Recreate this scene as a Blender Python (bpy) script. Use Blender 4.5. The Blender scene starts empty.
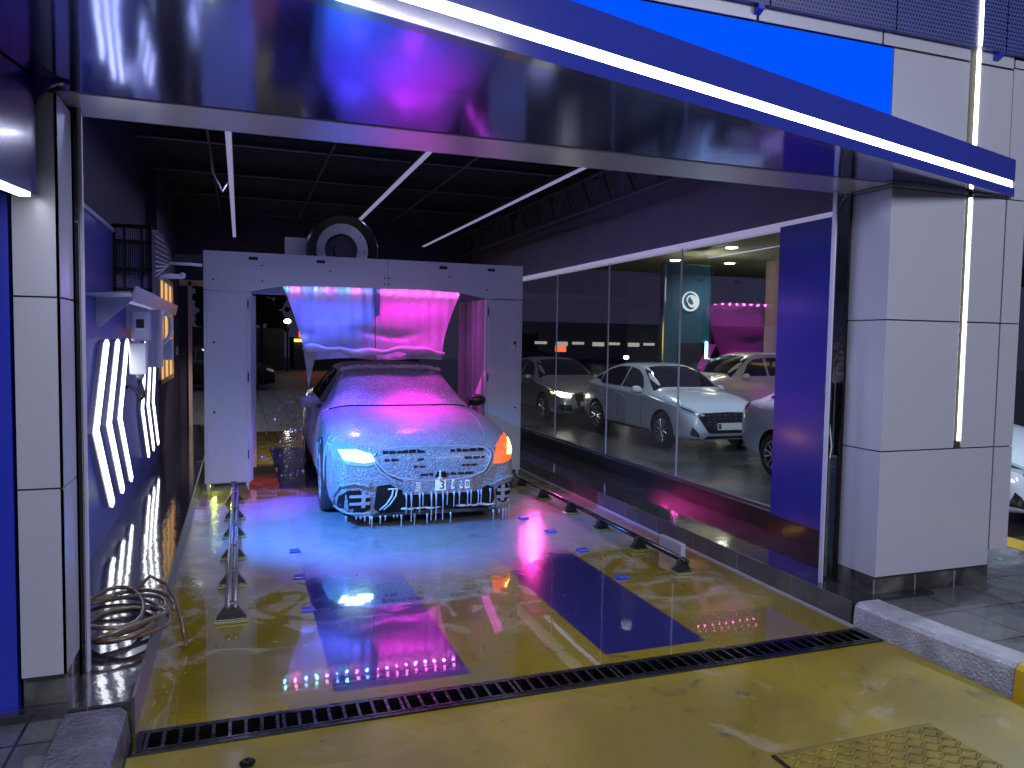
import bpy, bmesh, math, random
import numpy as np
from mathutils import Vector, Matrix
from mathutils.bvhtree import BVHTree

random.seed(7)
SC = bpy.context.scene
COL = SC.collection

# ------------------------------------------------------------------ camera
cam_data = bpy.data.cameras.new('camera')
cam = bpy.data.objects.new('camera', cam_data)
COL.objects.link(cam)
cam_data.sensor_width = 36.0
cam_data.lens = 755.15 / 1024 * 36.0
cam_data.clip_start = 0.05
cam_data.clip_end = 400
_rt = Vector((0.94102672, -0.33795899, 0.01588842))
_up = Vector((0.0044734, 0.05938531, 0.99822511))
_fw = Vector((0.33830269, 0.93928542, -0.05739499))
_m = Matrix((( _rt.x, _up.x, -_fw.x), (_rt.y, _up.y, -_fw.y), (_rt.z, _up.z, -_fw.z)))
cam.matrix_world = Matrix.Translation((0, 0, 1.75)) @ _m.to_4x4()
SC.camera = cam

# ------------------------------------------------------------------ world, exposure
SC.view_settings.view_transform = 'Standard'
SC.view_settings.look = 'None'
SC.view_settings.exposure = 0.0
SC.view_settings.gamma = 1.0
SC.view_settings.use_curve_mapping = False
world = bpy.data.worlds.new('night_sky')
SC.world = world
world.use_nodes = True
world.node_tree.nodes['Background'].inputs['Color'].default_value = (0.065, 0.062, 0.13, 1)
world.node_tree.nodes['Background'].inputs['Strength'].default_value = 0.32


def light(name, kind, loc, power, color, target=None, size=1.0, size_y=None, spread=None, angle=None, blend=0.4, radius=0.05):
    d = bpy.data.lights.new(name, kind)
    d.energy = power
    d.color = color
    if kind == 'AREA':
        d.size = size
        if size_y:
            d.shape = 'RECTANGLE'
            d.size_y = size_y
        if spread:
            d.spread = math.radians(spread)
    else:
        d.shadow_soft_size = radius
    if kind == 'SPOT':
        d.spot_size = math.radians(angle or 60)
        d.spot_blend = blend
    o = bpy.data.objects.new(name, d)
    COL.objects.link(o)
    o.location = loc
    if target is not None:
        v = Vector(target) - Vector(loc)
        o.rotation_euler = v.to_track_quat('-Z', 'Y').to_euler()
    return o


# forecourt lamps of the station behind the photographer
light('forecourt_lamp', 'AREA', (-0.5, -4.5, 5.2), 330, (0.82, 0.85, 1.0), (1.6, 4.5, 0.6), 3.5, 1.6)
light('forecourt_lamp', 'AREA', (5.5, -3.0, 5.0), 290, (0.92, 0.92, 1.0), (4.3, 3.7, 1.2), 2.5, 1.5)
light('entrance_fill', 'AREA', (1.5, 2.75, 2.72), 18, (0.74, 0.78, 1.0), (1.5, 2.75, 0), 3.0, 0.10)  # unseen fill added under the canopy for the pillar sides
light('bay_fill', 'AREA', (1.5, 4.25, 2.74), 42, (0.66, 0.68, 1.0), (1.5, 4.25, 0), 3.4, 0.08)  # unseen fill added behind the lintel to brighten the bay
# lamps under the parking canopy behind the glass
for lx, ly in ((8.0, 9.5), (8.0, 14.5), (13.5, 18.5), (7.6, 4.6)):
    light('parking_lamp', 'SPOT', (lx, ly, 4.45), 460 if ly < 12 else 200, (0.70, 0.85, 1.0) if ly < 12 else (1.0, 0.98, 0.78), (lx, ly, 0), angle=140, blend=0.6, radius=0.12)
# coloured lamps in the wash gantry
light('gantry_lamp_blue', 'AREA', (0.98, 8.93, 2.31), 10, (0.06, 0.10, 1.0), (0.98, 9.16, 1.45), 0.95, 0.10, 110)
light('gantry_lamp_magenta', 'AREA', (2.05, 8.93, 2.31), 8, (1.0, 0.03, 0.85), (2.05, 9.16, 1.45), 1.0, 0.10, 110)
light('gantry_spot_blue', 'SPOT', (1.05, 8.86, 2.25), 520, (0.14, 0.07, 1.0), (1.15, 7.9, 0.8), angle=62, blend=0.7, radius=0.12)
light('gantry_spot_magenta', 'SPOT', (1.95, 8.86, 2.25), 480, (1.0, 0.02, 0.8), (1.85, 8.1, 0.85), angle=50, blend=0.9, radius=0.10)
light('gantry_side_lamp', 'AREA', (2.80, 9.0, 1.2), 0.8, (1.0, 0.08, 0.75), (3.0, 8.0, 0.1), 0.12, 1.6)
light('rail_lamp', 'SPOT', (3.36, 8.5, 0.75), 60, (1.0, 0.05, 0.45), (3.42, 6.6, 0.0), angle=75, blend=0.8, radius=0.05)
light('gantry_foot_lamp_red', 'SPOT', (0.2, 9.4, 0.7), 30, (1.0, 0.05, 0.12), (0.25, 9.45, 0.0), angle=85, blend=1.0, radius=0.08)
light('gantry_foot_lamp_blue', 'SPOT', (0.38, 8.87, 1.2), 320, (0.20, 0.07, 1.0), (0.22, 8.45, 0.0), angle=68, blend=0.7, radius=0.04)
light('gantry_foot_lamp_green', 'POINT', (-0.28, 8.95, 0.07), 1.6, (0.75, 1.0, 0.05), radius=0.02)
light('rear_floor_fill', 'SPOT', (0.8, 10.6, 2.1), 260, (1.0, 0.92, 0.7), (0.3, 12.5, 0.0), angle=80, radius=0.05)  # added warm spot, brightens the yellow floor behind the gantry
light('yard_fill', 'AREA', (-0.5, 24, 6.0), 90, (0.85, 0.88, 1.0), (0.5, 19, 0), 1.5, 1.5)  # added fill for the dark paving past the exit
# unseen cyan spots added to tint the car's left front
light('cyan_car_fill', 'SPOT', (-0.55, 6.1, 2.0), 1500, (0.035, 0.28, 1.0), (1.0, 6.9, 0.3), angle=70, blend=0.8, radius=0.12)
light('fender_fill', 'SPOT', (-0.90, 6.35, 1.92), 260, (0.02, 0.36, 1.0), (0.82, 7.15, 0.45), angle=30, blend=0.9, radius=0.05)  # narrower added spot for more blue on the left fender
# fluorescent strips hanging in the bay
for lx in (-0.09, 1.68, 3.3):
    light('strip_lamp', 'AREA', (lx, 9.5, 3.46), 12, (0.50, 0.52, 1.0), (lx, 9.5, 0), 0.1, 7.0)


# ------------------------------------------------------------------ materials
def new_mat(name):
    m = bpy.data.materials.new(name)
    m.use_nodes = True
    return m, m.node_tree, m.node_tree.nodes['Principled BSDF']


def mat(name, col, rough=0.5, metal=0.0, coat=0.0, emit=None, estr=1.0, bump=0.0, bscale=30.0, spec=0.5, var=0.0, vscale=3.0, coat_rough=0.05, aniso=None):
    m, t, p = new_mat(name)
    p.inputs['Base Color'].default_value = (*col, 1)
    p.inputs['Roughness'].default_value = rough
    p.inputs['Metallic'].default_value = metal
    p.inputs['Specular IOR Level'].default_value = spec
    p.inputs['Coat Weight'].default_value = coat
    p.inputs['Coat Roughness'].default_value = coat_rough
    if emit:
        p.inputs['Emission Color'].default_value = (*emit, 1)
        p.inputs['Emission Strength'].default_value = estr
    tc = t.nodes.new('ShaderNodeTexCoord')
    src = tc.outputs['Object']
    if aniso:
        mp = t.nodes.new('ShaderNodeMapping')
        mp.inputs['Scale'].default_value = aniso
        t.links.new(src, mp.inputs['Vector'])
        src = mp.outputs['Vector']
    if var:
        n = t.nodes.new('ShaderNodeTexNoise')
        n.inputs['Scale'].default_value = vscale
        n.inputs['Detail'].default_value = 5
        t.links.new(src, n.inputs['Vector'])
        r = t.nodes.new('ShaderNodeValToRGB')
        r.color_ramp.elements[0].position = 0.3
        r.color_ramp.elements[1].position = 0.7
        r.color_ramp.elements[0].color = (*[c * (1 - var) for c in col], 1)
        r.color_ramp.elements[1].color = (*[min(1, c * (1 + var)) for c in col], 1)
        t.links.new(n.outputs['Fac'], r.inputs['Fac'])
        t.links.new(r.outputs['Color'], p.inputs['Base Color'])
    if bump:
        n = t.nodes.new('ShaderNodeTexNoise')
        n.inputs['Scale'].default_value = bscale
        n.inputs['Detail'].default_value = 4
        t.links.new(src, n.inputs['Vector'])
        b = t.nodes.new('ShaderNodeBump')
        b.inputs['Strength'].default_value = bump
        b.inputs['Distance'].default_value = 0.02
        t.links.new(n.outputs['Fac'], b.inputs['Height'])
        t.links.new(b.outputs['Normal'], p.inputs['Normal'])
        t.links.new(b.outputs['Normal'], p.inputs['Coat Normal'])
    return m


def emat(name, col, s):
    return mat(name, (0.02, 0.02, 0.02), 0.4, emit=col, estr=s)


class G:
    """tiny node-graph helper"""
    def __init__(s, t): s.t = t

    def n(s, typ, **kw):
        nd = s.t.nodes.new(typ)
        for k, v in kw.items(): setattr(nd, k, v)
        return nd

    def m(s, op, a, b=None, c=None):
        nd = s.n('ShaderNodeMath', operation=op)
        for i, v in enumerate((a, b, c)):
            if v is None: continue
            if hasattr(v, 'links') or hasattr(v, 'is_linked'): s.t.links.new(v, nd.inputs[i])
            else: nd.inputs[i].default_value = v
        return nd.outputs[0]

    def mix(s, f, a, b):
        nd = s.n('ShaderNodeMix', data_type='RGBA')
        for i, v in ((0, f), (6, a), (7, b)):
            if hasattr(v, 'is_linked'): s.t.links.new(v, nd.inputs[i])
            elif i: nd.inputs[i].default_value = (*v, 1)
            else: nd.inputs[i].default_value = v
        return nd.outputs[2]

    def noise(s, scale, vec, detail=4, dist=0.0):
        nd = s.n('ShaderNodeTexNoise')
        nd.inputs['Scale'].default_value = scale
        nd.inputs['Detail'].default_value = detail
        nd.inputs['Distortion'].default_value = dist
        s.t.links.new(vec, nd.inputs['Vector'])
        return nd.outputs['Fac']

    def smooth(s, v, a, b):
        nd = s.n('ShaderNodeMapRange', interpolation_type='SMOOTHSTEP')
        s.t.links.new(v, nd.inputs['Value'])
        nd.inputs['From Min'].default_value = a
        nd.inputs['From Max'].default_value = b
        return nd.outputs[0]


def floor_material(lane=False):
    m, t, p = new_mat('painted_lane' if lane else 'wet_painted_floor')
    g = G(t)
    geo = g.n('ShaderNodeNewGeometry')
    P = geo.outputs['Position']
    sp = g.n('ShaderNodeSeparateXYZ')
    t.links.new(P, sp.inputs[0])
    X, Y = sp.outputs[0], sp.outputs[1]

    def band(v, a, b):
        return g.m('MULTIPLY', g.m('GREATER_THAN', v, a), g.m('LESS_THAN', v, b))
    n1 = g.noise(1.3, P, 6, 0.4)
    n2 = g.noise(7, P, 6, 0.6)
    n3 = g.noise(0.9, P, 3, 1.6)
    yellow = g.mix(g.smooth(n1, 0.35, 0.68), (0.155, 0.118, 0.002), (0.235, 0.18, 0.004))
    dirt = g.m('MULTIPLY', g.smooth(n2, 0.56, 0.74), g.smooth(n3, 0.46, 0.60))
    yellow = g.mix(g.m('MULTIPLY', dirt, 0.75), yellow, (0.045, 0.036, 0.012))
    if lane:
        lm = g.m('MULTIPLY', g.smooth(g.noise(2.6, P, 8, 1.8), 0.55, 0.66), g.smooth(n3, 0.45, 0.58))
        yellow = g.mix(g.m('MULTIPLY', lm, 0.35), yellow, (0.34, 0.31, 0.24))
        wet = g.smooth(g.noise(0.8, P, 4, 0.8), 0.44, 0.56)
        spots = g.m('MULTIPLY', g.smooth(g.noise(20, P, 3), 0.68, 0.74), 0.7)
        yellow = g.mix(spots, yellow, (0.05, 0.04, 0.015))
    ymask = g.smooth(Y, 3.9, 4.6)
    swirl = g.noise(2.2, P, 7, 2.4)
    film = g.m('MULTIPLY', g.smooth(swirl, 0.47, 0.64), ymask)
    yellow = g.mix(g.m('MULTIPLY', film, 0.5), yellow, (0.40, 0.38, 0.32))
    tracks = g.m('MAXIMUM', band(X, 0.43, 1.13), band(X, 1.92, 2.58))
    rows = g.m('MAXIMUM', band(Y, 3.71, 8.6), band(Y, 9.0, 12.4))
    base = g.mix(g.m('MULTIPLY', tracks, rows), yellow, (0.010, 0.012, 0.11))
    # thin sheet of foam round the car
    dx = g.m('MULTIPLY', g.m('SUBTRACT', X, 1.45), 0.62)
    dy = g.m('SUBTRACT', Y, 7.0)
    wob = g.m('MULTIPLY', g.m('SUBTRACT', g.noise(1.1, P, 5, 1.0), 0.5), 1.5)
    dist = g.m('ADD', g.m('SQRT', g.m('ADD', g.m('MULTIPLY', dx, dx), g.m('MULTIPLY', dy, dy))), wob)
    foam = g.m('SUBTRACT', 1.0, g.smooth(dist, 1.25, 1.85))
    patchy = g.smooth(g.noise(9, P, 8, 1.2), 0.22, 0.55)
    fm = g.m('MULTIPLY', foam, g.m('ADD', 0.45, g.m('MULTIPLY', patchy, 0.5)))
    base = g.mix(fm, base, (0.20, 0.20, 0.225))
    speck = g.m('MULTIPLY', g.smooth(g.noise(45, P, 2), 0.70, 0.76), g.smooth(Y, 3.6, 4.6))
    base = g.mix(g.m('MULTIPLY', speck, 0.6), base, (0.7, 0.7, 0.7))
    t.links.new(base, p.inputs['Base Color'])
    p.inputs['Specular IOR Level'].default_value = 0.5
    rough = g.m('ADD', g.m('ADD', 0.16, g.m('MULTIPLY', fm, 0.5)), g.m('MULTIPLY', dirt, 0.2))
    t.links.new(rough, p.inputs['Roughness'])
    p.inputs['Coat Weight'].default_value = 1.0
    p.inputs['Coat IOR'].default_value = 1.9
    cr = g.m('ADD', 0.015, g.m('MULTIPLY', fm, 0.10))
    t.links.new(cr, p.inputs['Coat Roughness'])
    h = g.m('ADD', g.m('MULTIPLY', g.noise(5, P, 3, 1.0), 1.0), g.m('MULTIPLY', g.noise(60, P, 3), g.m('ADD', 0.04, g.m('MULTIPLY', fm, 0.9))))
    b = g.n('ShaderNodeBump')
    b.inputs['Distance'].default_value = 0.006
    t.links.new(g.m('ADD', 0.05, g.m('MULTIPLY', g.smooth(Y, 4.6, 6.0), 0.38)), b.inputs['Strength'])
    t.links.new(h, b.inputs['Height'])
    t.links.new(b.outputs[0], p.inputs['Normal'])
    t.links.new(b.outputs[0], p.inputs['Coat Normal'])
    if lane:
        p.inputs['Coat Weight'].default_value = 0.22
        t.links.remove(p.inputs['Coat Roughness'].links[0])
        t.links.new(g.m('SUBTRACT', 0.34, g.m('MULTIPLY', wet, 0.22)), p.inputs['Coat Roughness'])
        t.links.remove(p.inputs['Roughness'].links[0])
        p.inputs['Roughness'].default_value = 0.42
    return m


def tile_material(name, c1, c2, mortar, sx, sy, rough, bump=0.2, size=0.01, coat=0.0, axis='XY', wet=0.0):
    m, t, p = new_mat(name)
    g = G(t)
    geo = g.n('ShaderNodeNewGeometry')
    vec = geo.outputs['Position']
    if axis != 'XY':
        sp = g.n('ShaderNodeSeparateXYZ')
        t.links.new(vec, sp.inputs[0])
        cb = g.n('ShaderNodeCombineXYZ')
        t.links.new(sp.outputs['XYZ'.index(axis[0])], cb.inputs[0])
        t.links.new(sp.outputs['XYZ'.index(axis[1])], cb.inputs[1])
        vec = cb.outputs[0]
    br = g.n('ShaderNodeTexBrick')
    br.offset = 0.0
    br.inputs['Scale'].default_value = 1.0
    br.inputs['Brick Width'].default_value = sx
    br.inputs['Row Height'].default_value = sy
    br.inputs['Mortar Size'].default_value = size
    br.inputs['Color1'].default_value = (*c1, 1)
    br.inputs['Color2'].default_value = (*c2, 1)
    br.inputs['Mortar'].default_value = (*mortar, 1)
    t.links.new(vec, br.inputs['Vector'])
    n = g.noise(4, geo.outputs['Position'], 6, 0.5)
    col = g.mix(g.m('MULTIPLY', g.smooth(n, 0.4, 0.7), 0.35), br.outputs['Color'], mortar)
    t.links.new(col, p.inputs['Base Color'])
    p.inputs['Roughness'].default_value = rough
    if wet:
        t.links.new(g.m('ADD', rough * 0.35, g.m('MULTIPLY', g.smooth(n, 0.35, 0.6), rough)), p.inputs['Roughness'])
    p.inputs['Coat Weight'].default_value = coat
    b = g.n('ShaderNodeBump')
    b.inputs['Strength'].default_value = bump
    b.inputs['Distance'].default_value = 0.008
    t.links.new(g.m('ADD', g.m('MULTIPLY', br.outputs['Fac'], -1.0), g.m('MULTIPLY', g.noise(9, geo.outputs['Position'], 4), 0.8)), b.inputs['Height'])
    t.links.new(b.outputs[0], p.inputs['Normal'])
    t.links.new(b.outputs[0], p.inputs['Coat Normal'])
    return m


def foam_material(name, col=(0.78, 0.78, 0.80), bump=0.9, scale=34, dark=0.0, rough=0.45, dscale=22.0):
    m, t, p = new_mat(name)
    g = G(t)
    tc = g.n('ShaderNodeTexCoord')
    P = tc.outputs['Object']
    nz = g.noise(scale, P, 6, 0.6)
    nb = g.noise(6, P, 3, 0.3)
    c = g.mix(g.smooth(nb, 0.35, 0.7), [q * 0.86 for q in col], col)
    if dark:
        c = g.mix(g.m('MULTIPLY', g.smooth(g.noise(dscale, P, 5, 1.0), 0.52, 0.66), dark), c, [q * 0.3 for q in col])
    if dark:
        c = g.mix(g.m('MULTIPLY', g.smooth(g.noise(dscale * 1.15, P, 4, 0.8), 0.57, 0.66), 0.9), c, [min(1, q * 1.9) for q in col])
    t.links.new(c, p.inputs['Base Color'])
    p.inputs['Roughness'].default_value = rough
    p.inputs['Subsurface Weight'].default_value = 0.0
    p.inputs['Coat Weight'].default_value = 0.3
    p.inputs['Coat Roughness'].default_value = 0.2
    b = g.n('ShaderNodeBump')
    b.inputs['Strength'].default_value = bump
    b.inputs['Distance'].default_value = 0.03 if dark else 0.012
    t.links.new(nz, b.inputs['Height'])
    t.links.new(b.outputs[0], p.inputs['Normal'])
    return m


def glass_material(name, tint=(0.80, 0.83, 0.86), ior=1.5, rough=0.0):
    m = bpy.data.materials.new(name)
    m.use_nodes = True
    t = m.node_tree
    t.nodes.clear()
    g = G(t)
    out = g.n('ShaderNodeOutputMaterial')
    tr = g.n('ShaderNodeBsdfTransparent')
    tr.inputs[0].default_value = (*tint, 1)
    gl = g.n('ShaderNodeBsdfGlossy')
    gl.inputs['Roughness'].default_value = rough
    geo = g.n('ShaderNodeNewGeometry')
    vm = g.n('ShaderNodeVectorMath', operation='DOT_PRODUCT')
    t.links.new(geo.outputs['Normal'], vm.inputs[0])
    t.links.new(geo.outputs['Incoming'], vm.inputs[1])
    c = g.m('SUBTRACT', 1.0, g.m('ABSOLUTE', vm.outputs['Value']))
    r0 = 2 * ((ior - 1) / (ior + 1)) ** 2
    fac = g.m('ADD', r0, g.m('MULTIPLY', 1 - r0, g.m('POWER', c, 5.0)))
    mx = g.n('ShaderNodeMixShader')
    t.links.new(fac, mx.inputs[0])
    t.links.new(tr.outputs[0], mx.inputs[1])
    t.links.new(gl.outputs[0], mx.inputs[2])
    t.links.new(mx.outputs[0], out.inputs[0])
    return m


def curtain_material():
    m = bpy.data.materials.new('foam_curtain')
    m.use_nodes = True
    t = m.node_tree
    t.nodes.clear()
    g = G(t)
    out = g.n('ShaderNodeOutputMaterial')
    tc = g.n('ShaderNodeTexCoord')
    mp = g.n('ShaderNodeMapping')
    mp.inputs['Scale'].default_value = (16, 16, 1.2)
    t.links.new(tc.outputs['Object'], mp.inputs['Vector'])
    n = g.noise(1.0, mp.outputs[0], 3, 0.3)
    b = g.n('ShaderNodeBump')
    b.inputs['Strength'].default_value = 0.7
    b.inputs['Distance'].default_value = 0.02
    t.links.new(n, b.inputs['Height'])
    df = g.n('ShaderNodeBsdfDiffuse')
    df.inputs[0].default_value = (0.42, 0.42, 0.44, 1)
    tl = g.n('ShaderNodeBsdfTranslucent')
    tl.inputs[0].default_value = (0.4, 0.4, 0.43, 1)
    gs = g.n('ShaderNodeBsdfGlossy')
    gs.inputs['Roughness'].default_value = 0.35
    for s in (df, tl, gs):
        t.links.new(b.outputs[0], s.inputs['Normal'])
    m1 = g.n('ShaderNodeMixShader'); m1.inputs[0].default_value = 0.35
    m2 = g.n('ShaderNodeMixShader'); m2.inputs[0].default_value = 0.12
    t.links.new(df.outputs[0], m1.inputs[1]); t.links.new(tl.outputs[0], m1.inputs[2])
    t.links.new(m1.outputs[0], m2.inputs[1]); t.links.new(gs.outputs[0], m2.inputs[2])
    t.links.new(m2.outputs[0], out.inputs[0])
    return m


def perforated_material():
    m, t, p = new_mat('perforated_blue_sheet')
    g = G(t)
    geo = g.n('ShaderNodeNewGeometry')
    sp = g.n('ShaderNodeSeparateXYZ')
    t.links.new(geo.outputs['Position'], sp.inputs[0])
    u = g.m('MULTIPLY', sp.outputs[0], 40.0)
    v = g.m('MULTIPLY', sp.outputs[2], 40.0)
    row = g.m('FLOOR', v)
    u2 = g.m('ADD', u, g.m('MULTIPLY', row, 0.5))
    fu = g.m('SUBTRACT', g.m('FRACT', u2), 0.5)
    fv = g.m('SUBTRACT', g.m('FRACT', v), 0.5)
    d = g.m('SQRT', g.m('ADD', g.m('MULTIPLY', fu, fu), g.m('MULTIPLY', fv, fv)))
    hole = g.m('LESS_THAN', d, 0.33)
    t.links.new(g.mix(hole, (0.045, 0.060, 0.24), (0.004, 0.005, 0.018)), p.inputs['Base Color'])
    p.inputs['Roughness'].default_value = 0.35
    return m


M = {}
M['floor'] = floor_material()
M['lane'] = floor_material(True)
M['paving'] = tile_material('dark_paving', (0.07, 0.075, 0.085), (0.10, 0.105, 0.115), (0.010, 0.010, 0.012), 0.42, 0.42, 0.35, 0.15, 0.007, 0.6, 'XY', 1)
M['ledge_tile'] = tile_material('black_glossy_tile', (0.013, 0.013, 0.020), (0.018, 0.018, 0.026), (0.06, 0.06, 0.07), 0.62, 0.6, 0.10, 0.16, 0.004, 1.0)
M['ledge_side'] = tile_material('black_riser_tile', (0.035, 0.035, 0.042), (0.05, 0.05, 0.058), (0.14, 0.14, 0.15), 0.6, 0.6, 0.35, 0.2, 0.006, 0.3, 'YZ')
M['plinth_tile'] = tile_material('black_plinth_tile', (0.018, 0.019, 0.022), (0.028, 0.028, 0.032), (0.22, 0.22, 0.22), 0.35, 0.6, 0.16, 0.1, 0.004, 0.6, 'XZ')
M['far_paving'] = tile_material('grey_block_paving', (0.10, 0.10, 0.11), (0.15, 0.15, 0.16), (0.04, 0.04, 0.045), 0.5, 0.25, 0.55, 0.3, 0.02)
M['asphalt'] = mat('wet_asphalt', (0.07, 0.07, 0.07), 0.28, bump=0.5, bscale=14, var=0.5, vscale=1.2, coat=0.6, coat_rough=0.12)
M['kerb_silver'] = mat('silver_kerb_paint', (0.36, 0.38, 0.44), 0.30, 0.25, bump=0.8, bscale=70, var=0.25, vscale=9)
M['kerb_wet'] = mat('wet_grey_kerb', (0.12, 0.12, 0.16), 0.18, 0.2, bump=0.6, bscale=40, var=0.3, vscale=7)
M['kerb_yellow'] = mat('yellow_kerb_paint', (0.55, 0.36, 0.01), 0.5, bump=0.3, bscale=50, var=0.2)
M['panel_grey'] = mat('grey_composite_panel', (0.36, 0.375, 0.47), 0.30, 0.15, coat=0.25, coat_rough=0.15, bump=0.02, bscale=3)
M['panel_gap'] = mat('panel_gap_black', (0.01, 0.01, 0.012), 0.7)
M['navy_gloss'] = mat('gloss_navy_shell', (0.006, 0.010, 0.11), 0.22, coat=0.3, coat_rough=0.1)
M['panel_blue'] = mat('glossy_blue_panel', (0.014, 0.025, 0.36), 0.30, 0.0, coat=0.35, coat_rough=0.14, spec=0.5)
M['soffit_blue'] = mat('tinted_mirror_soffit', (0.12, 0.16, 0.58), 0.09, 0.95, coat=0.15, coat_rough=0.06, bump=0.05, bscale=2.0)
M['canopy_blue'] = mat('mirror_blue_soffit', (0.022, 0.035, 0.30), 0.12, 0.0, coat=1.0, coat_rough=0.06, bump=0.05, bscale=2.0, spec=0.6)
M['wall_blue'] = mat('satin_blue_wall', (0.055, 0.075, 0.42), 0.36, 0.1, coat=0.25, coat_rough=0.25, bump=0.05, bscale=2)
M['lintel'] = mat('brushed_aluminium', (0.66, 0.66, 0.76), 0.22, 0.45, bump=0.02, bscale=4)
M['dark_wall'] = mat('dark_purple_wall', (0.115, 0.100, 0.155), 0.6, var=0.12, vscale=1.5)
M['navy_wall'] = mat('navy_wall', (0.026, 0.018, 0.060), 0.6)
M['ceiling'] = mat('dark_corrugated_ceiling', (0.020, 0.021, 0.036), 0.7)
M['steel_dark'] = mat('dark_painted_steel', (0.055, 0.055, 0.085), 0.5, 0.2)
M['black'] = mat('black_plastic', (0.008, 0.008, 0.010), 0.35, coat=0.3)
M['black_metal'] = mat('black_metal', (0.010, 0.010, 0.013), 0.22, 0.5, coat=0.6, bump=0.15, bscale=25, var=0.4, vscale=8)
M['galv'] = mat('galvanised_steel', (0.30, 0.31, 0.34), 0.35, 0.8, bump=0.15, bscale=40, var=0.3, vscale=10)
M['steel'] = mat('stainless_steel', (0.55, 0.58, 0.72), 0.28, 0.35, bump=0.06, bscale=3, aniso=(2, 2, 14))
M['gantry'] = mat('grey_gantry_sheet', (0.50, 0.515, 0.60), 0.32, 0.2, bump=0.03, bscale=2.5, coat=0.2, coat_rough=0.2)
M['gantry_inner'] = mat('gantry_inner_sheet', (0.42, 0.40, 0.46), 0.3, 0.5)
M['white_plastic'] = mat('white_plastic', (0.72, 0.75, 0.82), 0.35)
M['lit_rail'] = mat('lit_white_rail', (0.75, 0.73, 0.85), 0.4, emit=(0.62, 0.56, 0.85), estr=0.32)
M['lilac_metal'] = mat('lilac_profile', (0.50, 0.50, 0.66), 0.35, 0.4)
M['rail'] = mat('wet_rail_tube', (0.25, 0.25, 0.27), 0.22, 0.7, bump=0.25, bscale=30)
M['rail_pad'] = mat('yellow_rail_pad', (0.17, 0.17, 0.055), 0.35)
M['stud_blue'] = mat('blue_floor_stud', (0.03, 0.05, 0.45), 0.25, coat=0.5)
M['white_led'] = emat('white_led', (0.88, 0.92, 1.0), 4.2)
M['chev_box'] = mat('slate_letter_box', (0.26, 0.26, 0.36), 0.45)
M['fascia_led'] = emat('fascia_led', (0.97, 0.96, 1.0), 9.0)
M['warm_led'] = emat('warm_white_led', (1.0, 0.98, 0.82), 7.0)
M['strip_led'] = emat('lilac_tube_light', (0.58, 0.52, 0.92), 0.42)
M['amber_window'] = emat('amber_lit_window', (1.0, 0.62, 0.25), 0.85)
M['pink_frame'] = mat('pale_pink_frame', (0.55, 0.38, 0.36), 0.4)
M['amber_frame'] = mat('amber_frame', (0.60, 0.40, 0.24), 0.4)
M['blue_glow'] = mat('blue_panel_baked_glow', (0.0, 0.01, 0.05), 0.9, emit=(0.0, 0.085, 1.0), estr=0.95, spec=0.0)  # wash of a hidden blue light put into the panel's emission
M['blue_bulb'] = emat('blue_bulb', (0.25, 0.45, 1.0), 9)
M['pink_bulb'] = emat('pink_bulb', (1.0, 0.18, 0.75), 9)
M['cyan_bulb'] = emat('cyan_bulb', (0.30, 0.85, 1.0), 9)
M['perf'] = perforated_material()
M['glass'] = glass_material('clear_pane', ior=1.68)
M['curtain'] = curtain_material()
M['foam_roll'] = foam_material('thick_foam', (0.50, 0.50, 0.53), 0.6, 10)
M['hose'] = mat('brown_rubber_hose', (0.10, 0.065, 0.04), 0.25, coat=0.5)
M['rubber'] = mat('tyre_rubber', (0.018, 0.018, 0.02), 0.55)
M['rim'] = mat('alloy_rim', (0.55, 0.56, 0.60), 0.25, 0.8)
M['car_foam'] = foam_material('foamed_bodywork', (0.20, 0.205, 0.24), 1.0, 48, 0.45, 0.45, 60)
M['ws_foam'] = foam_material('foamed_windscreen', (0.28, 0.28, 0.33), 1.0, 45, 0.85, 0.45, 48)
M['foam_drip'] = mat('dripping_foam', (0.24, 0.245, 0.28), 0.35, coat=0.4)
M['car_white'] = mat('white_car_paint', (0.62, 0.70, 0.82), 0.22, 0.0, coat=1.0, coat_rough=0.03)
M['car_silver'] = mat('silver_car_paint', (0.34, 0.35, 0.37), 0.3, 0.4, coat=1.0, coat_rough=0.05)
M['car_cream'] = mat('cream_white_car_paint', (0.62, 0.61, 0.52), 0.3, coat=0.8)
M['car_glass'] = mat('dark_car_glass', (0.012, 0.014, 0.02), 0.05, coat=1.0, coat_rough=0.02, spec=0.7)
M['car_dark'] = mat('wheel_well_dark', (0.006, 0.006, 0.008), 0.6)
M['grille'] = mat('dark_grille', (0.012, 0.013, 0.016), 0.3, coat=0.4)
M['chrome'] = mat('chrome_trim', (0.75, 0.77, 0.8), 0.12, 1.0)
M['lamp_lens'] = mat('gleaming_lamp_lens', (0.55, 0.72, 0.82), 0.08, 0.5, coat=1.0, emit=(0.4, 0.7, 0.85), estr=0.12)  # faint cyan emission stands in for reflections in the unlit lens
M['lamp_cyan'] = emat('cyan_headlamp_glow', (0.08, 0.50, 0.95), 0.95)
M['lamp_white'] = emat('white_headlamp_glow', (0.55, 0.97, 1.0), 9)
M['lamp_orange'] = emat('orange_indicator_glow', (1.0, 0.10, 0.01), 1.6)
M['lamp_yellow'] = emat('bright_indicator_bulb', (1.0, 0.52, 0.10), 9)
M['lamp_warm'] = emat('warm_headlamp', (1.0, 1.0, 0.72), 12)
M['lamp_red'] = mat('red_lamp_lens', (0.22, 0.01, 0.008), 0.1, coat=1.0)
M['plate'] = mat('white_number_plate', (0.75, 0.75, 0.75), 0.4)
M['ink'] = mat('black_ink', (0.004, 0.004, 0.005), 0.55, spec=0.2)
M['seam'] = mat('dark_body_seam', (0.02, 0.02, 0.025), 0.6)
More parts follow.
